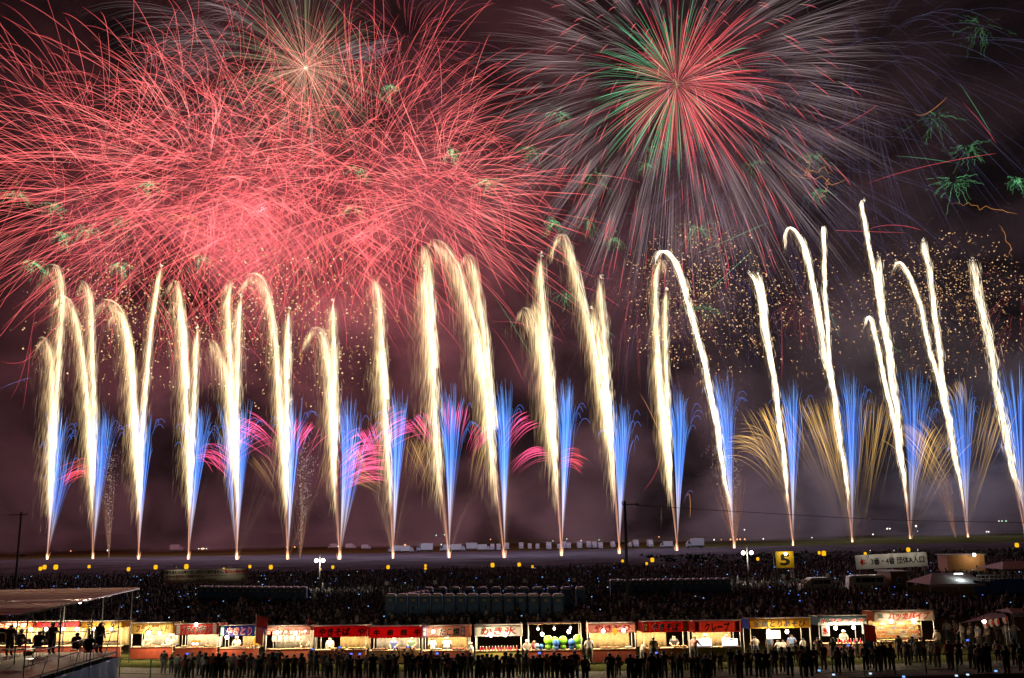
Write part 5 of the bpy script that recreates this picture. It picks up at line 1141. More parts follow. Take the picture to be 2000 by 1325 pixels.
# the nearest rows: each person an object
nper = 0; tries = 0; placed = []
while nper < 150 and tries < 6000:
    tries += 1; x = random.uniform(-10, 2010); y = random.uniform(1186, 1216) if random.random() < .8 else random.uniform(1172, 1190)
    p = on_z(x, y, .45)
    if blocked(p.x, p.y) or any((p.x - a) ** 2 + (p.y - b) ** 2 < .55 for a, b in placed): continue
    placed.append((p.x, p.y)); k = random.randrange(len(CROWD_COL)); pose = random.choice(['seated', 'seated', 'seated', 'seated_phone', 'stand' if random.random() < .35 else 'seated'])
    person(pose, (p.x, p.y, 0), random.uniform(-.5, .5), random.uniform(1.55, 1.72), CROWD_COL[k], f'person in {CN[k]} top {"standing" if pose == "stand" else "seated on the grass"} in the dark crowd behind the stalls', 'crowd seated on the grass behind the stalls')
    nper += 1
# everybody farther off: one mass
def crowd_mass():
    src = bpy.data.meshes.new_from_object
    tmp = MB()     # a seated figure of few faces: folded legs, trunk, shoulders, head
    def ring(cx, cy, z, rx, ry, n=6): return [(cx + rx * math.cos(2*math.pi*k/n), cy + ry * math.sin(2*math.pi*k/n), z) for k in range(n)]
    prof = [(0, .12, .0, .30, .42), (0, .10, .20, .27, .36), (0, .02, .30, .20, .16), (0, .03, .52, .24, .14), (0, .04, .60, .10, .09), (0, .05, .68, .095, .105), (0, .06, .82, .10, .11), (0, .05, .89, .045, .05)]
    V0 = np.array([q for r in prof for q in ring(*r)]); n = 6; R = len(prof)
    F0 = np.array([(i*n+k, i*n+(k+1) % n, (i+1)*n+(k+1) % n, (i+1)*n+k) for i in range(R-1) for k in range(n)])
    part = np.repeat([1, 1, 0, 0, 2, 3, 3, 3], 6)
    pos = []
    rg = random.Random(5)
    def fill(y0, y1, step, zf, hw):
        y = y0
        while y < y1:
            half = y * hw; x = -half
            while x < half:
                px, py = x + rg.uniform(-.3, .3) * step, y + rg.uniform(-.3, .3) * step
                if rg.random() < .86 and not blocked(px, py): pos.append((px, py, zf))
                x += step * rg.uniform(.75, 1.15)
            y += step * 1.25
    fill(97, 158, 1.05, 0.0, .56)
    fill(166, 206, 1.35, 0.0, .56); fill(206, 228, 1.05, 0.0, .56)
    m = len(pos); pos = np.array(pos); rgn = np.random.default_rng(3); ang = rgn.normal(0, .5, m); sc = rgn.uniform(.85, 1.12, m); st = np.where(rgn.uniform(0, 1, m) < .07, 1.75, 1.0)
    ca, sa = np.cos(ang), np.sin(ang); X = V0[None, :, 0] * ca[:, None] - V0[None, :, 1] * sa[:, None]; Y = V0[None, :, 0] * sa[:, None] + V0[None, :, 1] * ca[:, None]
    V = np.stack([X * sc[:, None] + pos[:, 0:1], Y * sc[:, None] + pos[:, 1:2], V0[None, :, 2] * (sc * st)[:, None] + pos[:, 2:3]], -1).reshape(-1, 3)
    Fq = (F0[None] + (np.arange(m) * len(V0))[:, None, None]).reshape(-1, 4)
    pal = np.array(CROWD_COL) * .9; tr = np.array([(.025, .03, .05), (.03, .03, .03), (.08, .07, .055), (.05, .06, .09)])
    top = pal[rgn.integers(0, len(pal), m)]; bot = tr[rgn.integers(0, 4, m)]; C = np.zeros((m, len(V0), 3))
    C[:, part == 0] = top[:, None]; C[:, part == 1] = bot[:, None]; C[:, part == 2] = (.3, .19, .13); C[:, part == 3] = (.018, .015, .013)
    hat = rgn.uniform(0, 1, m) < .1; C[np.ix_(hat, part == 3)] = (.4, .38, .34)
    mt, nt, out = new_mat('crowd_clothes'); p = nt.nodes.new('ShaderNodeBsdfPrincipled'); p.inputs['Roughness'].default_value = .9
    a = nt.nodes.new('ShaderNodeAttribute'); a.attribute_name = 'spark_tint'; nt.links.new(a.outputs['Color'], p.inputs['Base Color']); nt.links.new(p.outputs[0], out.inputs[0])
    tag(link('crowd', fast_mesh('crowd', V, Fq, C.reshape(-1, 3), mt, True)), 'thousands of spectators seated in the dark on the riverbank', 'crowd', kind='stuff')
    return pos
CP = crowd_mass()
for k in range(230):      # lit phone screens among them
    far = random.random() < .55
    while True:
        i = random.randrange(len(CP)); q = CP[i]
        if (q[1] > 166) == far and abs(q[0]) < q[1] * .54: break
    c = random.choices(['phone_glow', 'phone_white', 'phone_blue'], [5, 1, 3])[0]
    o = phone((q[0], q[1] - .12, q[2] + random.uniform(.62, .98)), -.3, c, random.uniform(-.4, .4)); s = random.uniform(.8, 1.3) if far else random.uniform(.6, 1.0); o.scale = (s, s, s)
    tag(o, 'lit phone screen glowing blue in the seated crowd', 'phone', 'phone screens in the crowd')
for x, y in ((1600,1310),(1628,1318),(1700,1316),(1765,1322),(1868,1320),(1890,1318),(1945,1311),(490,1290)):
    q = on_z(x, min(y, 1322), .6); o = phone(tuple(q), -.5, random.choice(['phone_glow', 'phone_white'])); tag(o, 'lit phone held low by someone at the railing', 'phone', 'phones held low at the railing')

# ------------------------------------------------------------------ portable toilets
TB = paint('toilet_blue', (.03, .11, .25), .5, var=.15, scale=2); TB2 = paint('toilet_door', (.035, .125, .28), .45, var=.15, scale=2); TW = paint('toilet_roof', (.62, .58, .52), .6, var=.15); TS = paint('toilet_sign', (.45, .36, .12), .6)
def toilet_proto():
    e = empty('portable_toilet', (0, 0, 0)); tag(e, 'x', 'toilet')
    MB().box(-.47, .47, .02, 1.0, 0, 2.05, 0, .02).build('body', TB, e)
    d = MB().box(-.36, .36, -.02, .03, .12, 1.9, 0, .01).build('door', TB2, e)
    MB().box(.26, .31, -.05, -.02, .95, 1.12).build('handle', METAL, d)
    MB().box(-.16, .16, -.035, -.021, 1.62, 1.80).build('sign', TS, d)
    mb = MB(); v_ = [(-.5, -.04, 2.05), (.5, -.04, 2.05), (.5, 1.04, 2.05), (-.5, 1.04, 2.05), (-.5, -.04, 2.12), (.5, -.04, 2.12), (.5, 1.04, 2.12), (-.5, 1.04, 2.12), (-.34, .12, 2.28), (.34, .12, 2.28), (.34, .88, 2.28), (-.34, .88, 2.28)]
    mb.add(v_, [(3,2,1,0),(0,1,5,4),(1,2,6,5),(2,3,7,6),(3,0,4,7),(4,5,9,8),(5,6,10,9),(6,7,11,10),(7,4,8,11),(8,9,10,11)]).build('roof', TW, e)
    MB().tube([(.3, .7, 2.2), (.3, .7, 2.42)], .05, 0, 8).build('vent_pipe', TB, e)
    return e
tp = toilet_proto(); first = [True]
def toilet(loc, rz, label, group, s=1.0):
    o = tp if first[0] else copy_tree(tp); first[0] = False
    o.location = loc; o.rotation_euler = (0, 0, rz); o.scale = (s, s, s); o['label'] = label; o['group'] = group
a, b = CAB['near']; n = 15
for i in range(n):
    q = a.lerp(b, i / (n - 1)); toilet((q.x, q.y, 0), 0, 'dark blue portable toilet with pale roof in the front row behind the たこ焼 and かき氷 stalls', 'toilets in the row behind the stalls', 1.12)
for i in range(12):
    q = a.lerp(b, i / 11) + Vector((3.0, 12.5, 0)); toilet((q.x, q.y, 0), math.pi, 'dark blue portable toilet in the back row facing away behind the stalls', 'toilets in the back row', 1.12)
for i in range(9):
    q = a.lerp(a + Vector((4.0, 12.5, 0)), (i + 1) / 10) - Vector((1.0, 0, 0)); toilet((q.x, q.y, 0), -math.pi / 2, 'dark blue portable toilet in the short side row joining the two rows', 'toilets in the side row', 1.0)
a, b = CAB['mid']; n = 15
for i in range(n):
    q = a.lerp(b, i / (n - 1)); toilet((q.x, q.y, 0), 0, 'blue portable toilet with bright white roof in the row below the long notice banner', 'toilets below the long banner')
a, b = CAB['far']; n = 16
for i in range(n):
    q = a.lerp(b, i / (n - 1)); toilet((q.x, q.y, 0), 0, 'blue portable toilet with pale roof in the row beyond the utility pole', 'toilets beyond the utility pole')

# ------------------------------------------------------------------ poles, lanterns, signs
CONC = paint('pole_concrete', (.13, .125, .12), .9, var=.2); DK = paint('dark_iron', (.03, .03, .03), .6)
def utility_pole(base, top, Y, r, label, arms):
    b = on_y(*base, Y); t = on_y(*top, Y); b = Vector((b.x, b.y, 0)) if abs(b.z) < 3 else b; ax = t - b
    e = empty('utility_pole', (b.x, b.y, 0)); tag(e, label, 'utility pole')
    MB().tube([(0, 0, -.05), tuple(Vector((ax.x, 0, t.z)))], [r, r * .7], 0, 10).build('pole', CONC, e)
    for f, l0, l1 in arms:
        c = Vector((ax.x * f, 0, t.z * f)); MB().tube([c + Vector((l0, 0, 0)), c + Vector((l1, 0, 0))], .07, 0, 6).build('crossarm', DK, e)
        for xx in (l0 * .9, l1 * .9): MB().tube([c + Vector((xx, 0, .05)), c + Vector((xx, 0, .32))], .06, 0, 6).build('insulator', INK['white'], e)
    return e, t
pole1, T1 = utility_pole((29,1150), (42,1000), 128, .17, 'leaning utility pole with short crossarms behind the roofed platform', ((.97, -1.5, .8), (.55, -.2, 1.1), (.25, -1.6, .6)))
b2 = on_z(1226, 1196); pole2, T2 = utility_pole((1227,1196), (1220,979), b2.y, .20, 'tall utility pole with a crossarm standing among the crowd', ((.97, -.3, 1.5), (.42, -1.5, .3), (.62, -.6, .3)))
def wire(pts, r, label):
    P = catmull([tuple(p) for p in pts], 40); mb = MB(); mb.tube([tuple(q - P[0]) for q in P], r, 0, 4); tag(mb.build('cable', DK, None, tuple(P[0])), label, 'cable')
Yp = b2.y
wire([on_y(1241, 987, Yp), on_y(1450, 1000, Yp + 6), on_y(1750, 1016, Yp + 12), on_y(2080, 1022, Yp + 18)], .028, 'sagging overhead cable running from the tall utility pole')
wire([on_y(1205, 1100, Yp), on_y(1000, 1108, Yp + 3), on_y(700, 1116, Yp + 8), on_y(300, 1128, Yp + 14)], .022, 'low overhead cable running from the tall utility pole toward the banner')
wire([on_y(20, 1005, 128), on_y(-60, 1015, 128)], .02, 'short overhead cable leaving the leaning utility pole')
wire([on_y(1232, 984, Yp), on_y(1252, 990, Yp), on_y(1240, 1015, Yp), on_y(1224, 1032, Yp)], .02, 'loose cable loop hanging at the head of the tall utility pole')

# yellow lanterns on poles along the river edge
LANT = [(79,1111,7),(87,1108,8),(109,1108,9),(174,1107,6),(251,1112,7),(304,1108,8),(364,1107,9),(437,1112,5),(488,1107,6),(529,1108,8),(626,1112,4),(650,1108,6),(758,1108,7),(831,1105,5),(831,1111,5),(962,1104,8),(1014,1103,7),(1040,1107,5),(1216,1096,5),(1263,1101,5),(1274,1094,8),(1480,1092,6),(1600,1080,6),(1609,1081,9),(1690,1082,6),(1774,1074,8),(1986,1065,8)]
for x, y, s in LANT:
    Y = {True: 205, False: 190}[x < 1500]; q = on_y(x, y, Y); k = Y / F * s * .46
    e = empty('pole_lantern', (q.x, Y, 0)); tag(e, 'glowing yellow lantern on a thin pole at the river edge', 'lantern', 'yellow lanterns along the river edge')
    v_, f_ = lathe([(k * .6, q.z - k * 1.1), (k * .95, q.z - k * .7), (k, q.z), (k * .95, q.z + k * .7), (k * .6, q.z + k * 1.1)], 10); MB().add(v_, f_, 0, True).build('shade', LY, e)
    v_, f_ = lathe([(k * .62, q.z + k * 1.1), (k * .62, q.z + k * 1.25)], 10); MB().add(v_, f_).build('rim', DK, e)
    MB().tube([(0, .0, 0), (0, 0, q.z - k * 1.1)], .035, 0, 5).build('pole', DK, e)

def flood_mast(px, py, base_y, Y, heads, label, power):
    q = on_y(px, py, Y); e = empty('floodlight_mast', (q.x, Y, 0)); tag(e, label, 'floodlight'); MB().tube([(0, 0, 0), (0, 0, q.z + 1.0)], .09, 0, 8).build('mast', CONC, e)
    for hx in heads:
        h = MB().ball((hx, -.2, q.z), .30, 0, 2, (1, .6, 1)).build('floodlight', glow('flood_glow', (1.0, .96, .86), 9.0), e)
        MB().box(hx - .3, hx + .3, -.05, .3, q.z - .2, q.z + .2, 0, .05).build('housing', DK, h); lamp('flood_light', (hx, -.8, q.z), power, (1, .93, .8), .2, e)
flood_mast(625, 1095, 1170, 150, (-.5, .5), 'twin floodlight mast above the white roofed toilet row', 450)
flood_mast(1459, 1080, 1165, 150, (-.6, .6), 'twin floodlight mast near the yellow number sign', 400)

def board(px, Y, corners, mat, thick=.06):
    """an upright board whose outline is given by its four photo corners on the plane y = Y"""
    P = [on_y(x, y, Y) for x, y in corners]; c = sum(P, Vector()) / 4; return P, c
# long notice banner
Y = 175; P = [on_y(x, y, Y) for x, y in ((313,1139),(484,1139),(485,1112),(312,1112))]; c = (P[0] + P[2]) / 2; w = (P[1] - P[0]).length; h = (P[3] - P[0]).length
e = empty('notice_banner', (c.x, Y, 0)); tag(e, 'long pale notice banner with three lines of dark and red writing', 'banner')
rz = P[1].z - P[0].z
sh = MB(); sh.sheet([[(-w/2 + w * j / 12, .04 * math.sin(j * 1.3), c.z + h/2 - h * i / 3) for j in range(13)] for i in range(4)], .02); sh = sh.build('cloth', paint('banner_cream', (.40, .36, .28), .9, var=.12, scale=1.5), e)
for x in (-w/2, 0, w/2): MB().tube([(x, .1, 0), (x, .1, c.z + h/2 + .1)], .05, 0, 6).build('post', DK, e)
for i, (tx, ink, u, ww, x0) in enumerate((('● 待ち合わせの呼び出しは行っておりません。', 'black', .30, .70, -.13), ('案内3ヶ所の待ち', 'red', .30, .25, .36), ('合わせ場所をご利用下さい。', 'brown', 0, .44, -.22), ('● 迷子は迷子センターにお知らせ下さい。', 'brown', -.30, .62, -.16))):
    link('lettering', text_mesh(tx, w * ww, h * .25, INK[ink], .04), sh, (x0 * w, -.06, c.z + u * h))
for sx in (-.3, .3):  # added lamps, hoods and arms, put in only to brighten the banner
    hl = MB().box(sx * w - .25, sx * w + .25, -1.75, -1.45, c.z + h/2 + .45, c.z + h/2 + .6, 0, .03).build('lamp_hood', DK, e); MB().tube([(sx * w, -1.6, c.z + h/2 + .5), (sx * w, .05, c.z + h/2 + .1)], .03, 0, 6).build('lamp_arm', DK, hl); lamp('sign_light', (sx * w, -1.6, c.z + h/2 + .35), 60, (1, .85, .65), .1, e)
# entrance sign with red arrow
Y = 152; P = [on_y(x, y, Y) for x, y in ((1672,1113),(1812,1106),(1810,1078),(1668,1085))]; c = (P[0] + P[2]) / 2; w = (P[1] - P[0]).length; h = (P[3] - P[0]).length
e = empty('entrance_sign', (c.x, Y, 0)); tag(e, 'long white sign with a red arrow reading 3番・4番 団体A入口', 'sign')
rot = math.atan2(P[1].z - P[0].z, P[1].x - P[0].x)
bd = MB().box(-w/2, w/2, 0, .06, -h/2, h/2, 0, .01).build('board', paint('sign_white', (.55, .52, .47), .7, var=.06, scale=1), e, (0, 0, c.z)); bd.rotation_euler = (0, -rot, 0)
link('lettering', text_mesh('3番・4番 団体A入口', w * .74, h * .46, INK['black'], .03), bd, (.085 * w, -.012, 0))
ar = MB(); ar.add([(-.44 * w, -.012, 0), (-.405 * w, -.012, -.3 * h), (-.405 * w, -.012, -.14 * h), (-.345 * w, -.012, -.14 * h), (-.345 * w, -.012, .14 * h), (-.405 * w, -.012, .14 * h), (-.405 * w, -.012, .3 * h)], [(0, 1, 2, 3, 4, 5, 6)]); ar.build('arrow', INK['red'], bd)
link('lettering', text_mesh('団', h * .20, h * .2, INK['white'], .02), bd, (-.37 * w, -.018, 0))
for x in (-.45 * w, 0, .45 * w): MB().tube([(x, .12, 0), (x, .12, c.z + rot * x)], .06, 0, 6).build('post', STEEL, e)
for sx in (-.33, 0, .33):  # hooded lamps on arms, invented here to light the board
    hl = MB().box(sx * w - .25, sx * w + .25, -1.75, -1.45, c.z + h/2 + .65, c.z + h/2 + .8, 0, .03).build('lamp_hood', DK, e); MB().tube([(sx * w, -1.6, c.z + h/2 + .7), (sx * w, .05, c.z + .2)], .03, 0, 6).build('lamp_arm', DK, hl); lamp('sign_light', (sx * w, -1.6, c.z + h/2 + .5), 70, (1, .9, .75), .1, e)
# yellow number sign on scaffold legs
Y = 140; P = [on_y(x, y, Y) for x, y in ((1516,1110),(1551,1110),(1550,1077),(1514,1078))]; c = (P[0] + P[2]) / 2; w = (P[1] - P[0]).length; h = (P[3] - P[0]).length
e = empty('number_sign', (c.x, Y, 0)); tag(e, 'yellow square sign with a black 5 lit by a lamp on scaffold legs', 'sign')
bd = MB().box(-w/2, w/2, 0, .08, -h/2, h/2, 0, .01).build('board', paint('sign_yellow', (.60, .40, .01), .7, var=.06, scale=1), e, (0, 0, c.z))
link('lettering', text_mesh('5', w * .48, h * .62, INK['black'], .035), bd, (0, -.012, -.02))
for x in (-.62 * w, -.45 * w, .32 * w, .45 * w): MB().tube([(x, .2, 0), (x, .2, c.z + (h * .5 if x < 0 else -h * .5))], .05, 0, 6).build('leg', STEEL, e)
for z in (.3, .6, .9): MB().tube([(-.62 * w, .2, c.z * z), (-.45 * w, .2, c.z * z)], .04, 0, 6).build('rung', STEEL, e)
q = MB().ball((0, -.55, h * .36), .20, 0, 2).build('lamp', BULB, bd); MB().tube([(0, -.5, h * .42), (0, -.05, h * .53)], .03, 0, 6).build('lamp_arm', DK, bd)
lamp('sign_light', (0, -.9, c.z + h * .40), 90, (1, .78, .35), .15, e)

# ------------------------------------------------------------------ terrace edge, vans, huts, tents, trucks, far lights
p0, p1 = on_z(-60, 1152), on_z(2060, 1136)
e = empty('terrace_fence', ((p0.x + p1.x) / 2, 162.5, 0)); tag(e, 'long low dark fence with small white placards crossing the crowd', 'fence')
for i in range(47):
    x = -95 + i * 4.1; MB().box(x - .05, x + .05, -.05, .05, 0, 1.25).build('post', DK, e)
for z in (.45, 1.2): MB().box(-97, 97, -.02, .02, z - .04, z + .04).build('rail', paint('brown_rail', (.09, .05, .03), .8), e)
plac = MB().box(-.28, .28, -.08, -.055, .6, 1.25, 0, .01).mesh('placard', INK['white'])
for px in (362, 755, 850, 960, 1025, 1122, 1532, 1618):
    q = on_y(px, 1157, 162.5); link('placard', plac, e, (q.x - e.location.x, 0, 0))
CARW = paint('van_white', (.60, .58, .54), .35, var=.04); GLASS = paint('dark_glass', (.015, .017, .02), .08); TYRE = paint('tyre_rubber', (.02, .02, .02), .9)
def van(px, py, L, H, rz, label, kind):
    q = on_z(px, py); e = empty('van', (q.x, q.y, 0), rz); tag(e, label, 'van')
    hw = .85; fr = .55 if kind == 'round' else .18
    prof = [(-L/2, .35), (L/2, .35), (L/2, H * .80), (L/2 - .22, H * .97), (L/2 - .5, H), (-L/2 + fr + .75, H), (-L/2 + fr * .9, H * .72 if kind == 'round' else H * .93), (-L/2 + .05, H * .56)]
    n = len(prof); mb = MB(); mb.add([(x, -hw, z) for x, z in prof] + [(x, hw, z) for x, z in prof], [tuple(range(n)), tuple(range(2*n - 1, n - 1, -1))] + [(i, i + n, (i + 1) % n + n, (i + 1) % n) for i in range(n)])
    bd = mb.build('body', CARW, e)
    for x0, x1 in ((-L/2 + fr + .75, -L/2 + fr + 1.5), (-L/2 + fr + 1.6, L/2 - 1.4), (L/2 - 1.3, L/2 - .35)):
        MB().box(x0, x1, -hw - .012, -hw + .01, H * .58, H * .86, 0, .004).build('window', GLASS, bd)
    MB().add([(-L/2 + .1, -hw + .1, H * .60), (-L/2 + .1, hw - .1, H * .60), (-L/2 + fr + .62, hw - .14, H * .95), (-L/2 + fr + .62, -hw + .14, H * .95)], [(3, 2, 1, 0)]).build('windscreen', GLASS, bd)
    for x in (-L/2 + .8, L/2 - .8):
        for s in (-1, 1):
            w_ = MB().tube([(x, s * (hw - .1), .32), (x, s * (hw + .03), .32)], .32, 0, 16).build('wheel', TYRE, e); MB().tube([(x, s * (hw + .03), .32), (x, s * (hw + .045), .32)], .18, 0, 12).build('rim', METAL, w_)
    MB().box(-L/2 - .03, -L/2 + .04, -hw + .08, -hw + .35, .62, .82).build('headlight', INK['white'], e); MB().box(-L/2 - .03, -L/2 + .04, hw - .35, hw - .08, .62, .82).build('headlight', INK['white'], e)
van(1594, 1158, 4.2, 2.0, .1, 'rounded white van parked past the yellow number sign', 'round')
van(1692, 1156, 5.0, 2.2, -.05, 'boxy white van parked under the entrance sign', 'box')
BROWNW = paint('hut_board', (.22, .15, .07), .85, var=.25, scale=3); HROOF = paint('hut_roof', (.30, .29, .28), .7, var=.2)
def hut(px0, px1, py, top, Y, d, label, wall, win=True):
    a, b = on_y(px0, py, Y), on_y(px1, py, Y); w = b.x - a.x; H = on_y(px0, top, Y).z
    e = empty('hut', ((a.x + b.x) / 2, Y, 0)); tag(e, label, 'hut')
    n = max(3, int(w / .9)); 
    for i in range(n): MB().box(-w/2 + w * i / n + .008, -w/2 + w * (i + 1) / n - .008, -.03, .05, 0, H, 0, .008).build('board', wall, e)
    MB().box(-w/2, w/2, .06, d, 0, H).build('wall', wall, e)
    MB().box(-w/2 - .25, w/2 + .25, -.3, d + .3, H, H + .14, 0, .02).build('roof', HROOF, e)
    if win: f = MB().box(-w * .15, w * .1, -.06, -.03, H * .4, H * .75, 0, .005).build('window_frame', INK['white'], e); MB().box(-w * .13, w * .08, -.072, -.06, H * .44, H * .71).build('pane', GLASS, f)
    return e
hut(1742, 1775, 1150, 1118, 134, 5, 'small brown board hut with a pale roof beside the boxy van', BROWNW)
hut(1852, 1925, 1112, 1085, 176, 4, 'tan board shed lit by a bare lamp above the tents', paint('tan_board', (.36, .20, .09), .85, var=.2), False)
q = on_y(1901, 1084, 175); e = empty('wall_lamp', tuple(q)); tag(e, 'bare glaring lamp fixed at the top of the tan shed', 'lamp'); MB().ball((0, -.3, 0), .28, 0, 2).build('light_bulb', BULB, e); MB().tube([(0, -.2, 0), (0, .9, -.1)], .05, 0, 6).build('lamp_arm', DK, e); lamp('shed_light', (0, -.9, -.2), 190, (1, .72, .38), .2, e)
TENT = cloth('tent_white', (.50, .46, .44), .25)
def tent(px0, px1, py_e, py_r, Y, d, label):
    a, b = on_y(px0, py_e, Y), on_y(px1, py_e, Y); w = b.x - a.x; ze, zr = a.z, on_y((px0 + px1) / 2, py_r, Y + d / 2).z
    e = empty('event_tent', ((a.x + b.x) / 2, Y, 0)); tag(e, label, 'tent')
    v_ = [(-w/2, 0, ze), (w/2, 0, ze), (w/2, d, ze), (-w/2, d, ze), (-w/2 + w * .28, d / 2, zr), (w/2 - w * .05, d / 2, zr)]
    MB().add(v_ + [(x, y, z - .03) for x, y, z in v_], [(0, 1, 5, 4), (2, 3, 4, 5), (3, 0, 4), (1, 2, 5), (10, 11, 7, 6), (11, 10, 9, 8), (10, 6, 9), (11, 8, 7)]).build('roof', TENT, e)
    MB().box(-w/2, w/2, -.01, .01, ze - .3, ze - .01).build('valance', TENT, e)
    for x in (-w/2 + .05, w/2 - .05):
        for y in (.05, d - .05): MB().tube([(x, y, 0), (x, y, ze)], .04, 0, 6).build('pole', STEEL, e)
    return e
tent(1816, 1925, 1142, 1119, 118, 7, 'white hip roofed tent with a cold strip light under its ridge')
tent(1958, 2060, 1112, 1096, 150, 8, 'larger white tent behind the blue sheeted enclosure')
tent(1978, 2010, 1198, 1188, 84, 3, 'small white tent canopy in the throng past the brown awning')
q = on_y(1872, 1121, 119.5); e = MB().box(-.5, .5, -.05, .05, -.05, .05, 0, .01).build('strip_light', TUBE, None, tuple(q)); tag(e, 'cold white strip light hung below the tent ridge', 'lamp'); lamp('strip_glow', (0, -.5, -.4), 60, (.8, 1, 1), .2, e)
# blue sheeted enclosure
a, b = on_z(1905, 1172), on_z(2060, 1170); e = empty('sheeted_enclosure', tuple(a)); tag(e, 'blue plastic sheeted enclosure with a white rail on top', 'enclosure')
w = b.x - a.x; Hh = 2.3
MB().sheet([[(w * j / 24, .06 * math.sin(j * 1.4) + .04 * math.sin(j * 3.1), Hh * (1 - i / 3) - (.25 * math.sin(math.pi * j / 8) if i == 0 and j < 9 else 0)) for j in range(25)] for i in range(4)], .02).build('blue_sheet', paint('blue_tarp', (.02, .09, .36), .6, var=.2, scale=2, bump=.3), e)
for z in (Hh + .1, Hh + .5): MB().tube([(.5, .1, z), (w, .1, z)], .035, 0, 6).build('rail', INK['white'], e)
for i in range(22): MB().tube([(.5 + i * .5, .1, Hh - .2), (.5 + i * .5, .1, Hh + .5)], .025, 0, 5).build('baluster', INK['white'], e)
# parked trucks on the far side of the river
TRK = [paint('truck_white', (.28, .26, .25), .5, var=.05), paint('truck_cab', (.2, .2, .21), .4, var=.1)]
def truck_proto():
    e = empty('truck', (0, 0, 0)); tag(e, 'x', 'truck', 'trucks parked on the far bank')
    MB().box(-1.6, 3.2, -1.1, 1.1, .95, 3.5, 0, .04).build('cargo_box', TRK[0], e)
    c = MB(); c.add([(-3.3, -1.05, .6), (-1.75, -1.05, .6), (-1.75, -1.05, 2.6), (-2.6, -1.05, 2.6), (-3.25, -1.05, 1.7), (-3.3, 1.05, .6), (-1.75, 1.05, .6), (-1.75, 1.05, 2.6), (-2.6, 1.05, 2.6), (-3.25, 1.05, 1.7)], [(0,1,2,3,4),(9,8,7,6,5),(0,5,6,1),(1,6,7,2),(2,7,8,3),(3,8,9,4),(4,9,5,0)]); c = c.build('cab', TRK[1], e)
    MB().box(-2.7, -2.0, -1.07, -1.04, 1.7, 2.4).build('window', GLASS, c); MB().box(-3.2, 3.1, -.5, .5, .5, .92).build('chassis', DK, e)
    for x in (-2.6, 2.2):
        for s in (-.95, .95): MB().tube([(x, s - .14, .5), (x, s + .14, .5)], .5, 0, 14).build('wheel', TYRE, e)
    return e
tk = truck_proto(); ft = True
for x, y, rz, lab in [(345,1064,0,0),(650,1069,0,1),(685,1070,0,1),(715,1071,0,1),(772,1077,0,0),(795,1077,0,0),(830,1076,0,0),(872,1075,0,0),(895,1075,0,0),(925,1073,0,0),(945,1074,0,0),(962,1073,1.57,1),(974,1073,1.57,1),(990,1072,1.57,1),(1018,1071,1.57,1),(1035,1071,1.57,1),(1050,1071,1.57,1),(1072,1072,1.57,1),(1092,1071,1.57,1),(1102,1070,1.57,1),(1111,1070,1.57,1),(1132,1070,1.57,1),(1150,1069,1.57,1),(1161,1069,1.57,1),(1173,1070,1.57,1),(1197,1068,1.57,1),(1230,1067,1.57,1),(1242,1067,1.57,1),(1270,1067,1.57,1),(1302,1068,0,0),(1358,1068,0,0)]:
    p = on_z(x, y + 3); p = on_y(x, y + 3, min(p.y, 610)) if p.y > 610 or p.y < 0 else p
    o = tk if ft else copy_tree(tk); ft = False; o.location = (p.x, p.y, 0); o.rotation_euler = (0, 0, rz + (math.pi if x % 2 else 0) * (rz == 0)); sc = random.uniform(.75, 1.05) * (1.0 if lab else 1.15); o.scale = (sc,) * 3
    o['label'] = 'white box truck parked broadside on the far bank' if rz == 0 else 'white box truck parked end-on in a line on the far bank'
# lights on the far bank and the hills
for x, y, k, col in [(138,1080,2,'o'),(210,1083,3,'w'),(388,1078,2,'w'),(393,1078,2,'w'),(398,1078,2,'w'),(403,1078,2,'w'),(355,1078,1.5,'o'),(395,1091,4,'o'),(791,1088,4,'o'),(1428,1071,3,'o'),(852,1046,2,'g'),(868,1045,2,'g'),(862,1076,2.5,'g'),(958,1054,2,'o'),(1107,1053,2,'g'),(1135,1056,2,'w'),(1170,1055,1.5,'g'),(1080,1057,1.5,'g'),(1287,1049,2,'o'),(1150,1065,2,'b'),(1395,1060,2.5,'w'),(1454,1035,2.5,'w'),(1491,1057,2.5,'w'),(1586,1054,3,'w'),(1705,1044,2.5,'w'),(1733,1033,3,'w'),(1738,1033,2.5,'w'),(1789,1028,3.5,'w'),(1792,1038,2,'b'),(1927,1039,2.5,'w'),(1931,1039,2.5,'w'),(1951,1018,2,'w'),(1957,1018,2,'g'),(1965,1018,2,'g'),(1440,1062,3,'o'),(1446,1062,3,'o'),(1455,1061,3,'o'),(660,1083,2,'w'),(1410,1078,1.5,'o'),(560,1072,1.5,'o'),(575,1090,2.5,'o')]:
    g = on_z(x, max(y + 8, 1060)); Y = 640.0; q = on_y(x, y, Y); r = k / 2 * Y / F * 1.1
    m = glow('far_' + col, {'w': (1, .95, .85), 'o': (1, .42, .15), 'g': (.5, 1, .6), 'b': (.25, .5, 1)}[col], 2.2)
    zb = 0.0; e = empty('lamp_post', (q.x, Y, zb)); tag(e, 'distant %s lamp on a slender post across the river' % {'w': 'white', 'o': 'orange', 'g': 'greenish', 'b': 'blue'}[col], 'lamp', 'lamps across the river')
    zz = max(q.z, 1.0); MB().ball((0, 0, zz), r, 0, 1).build('lamp_head', m, e); MB().tube([(0, 0, 0), (0, 0, zz)], .06, 0, 4).build('post', DK, e)

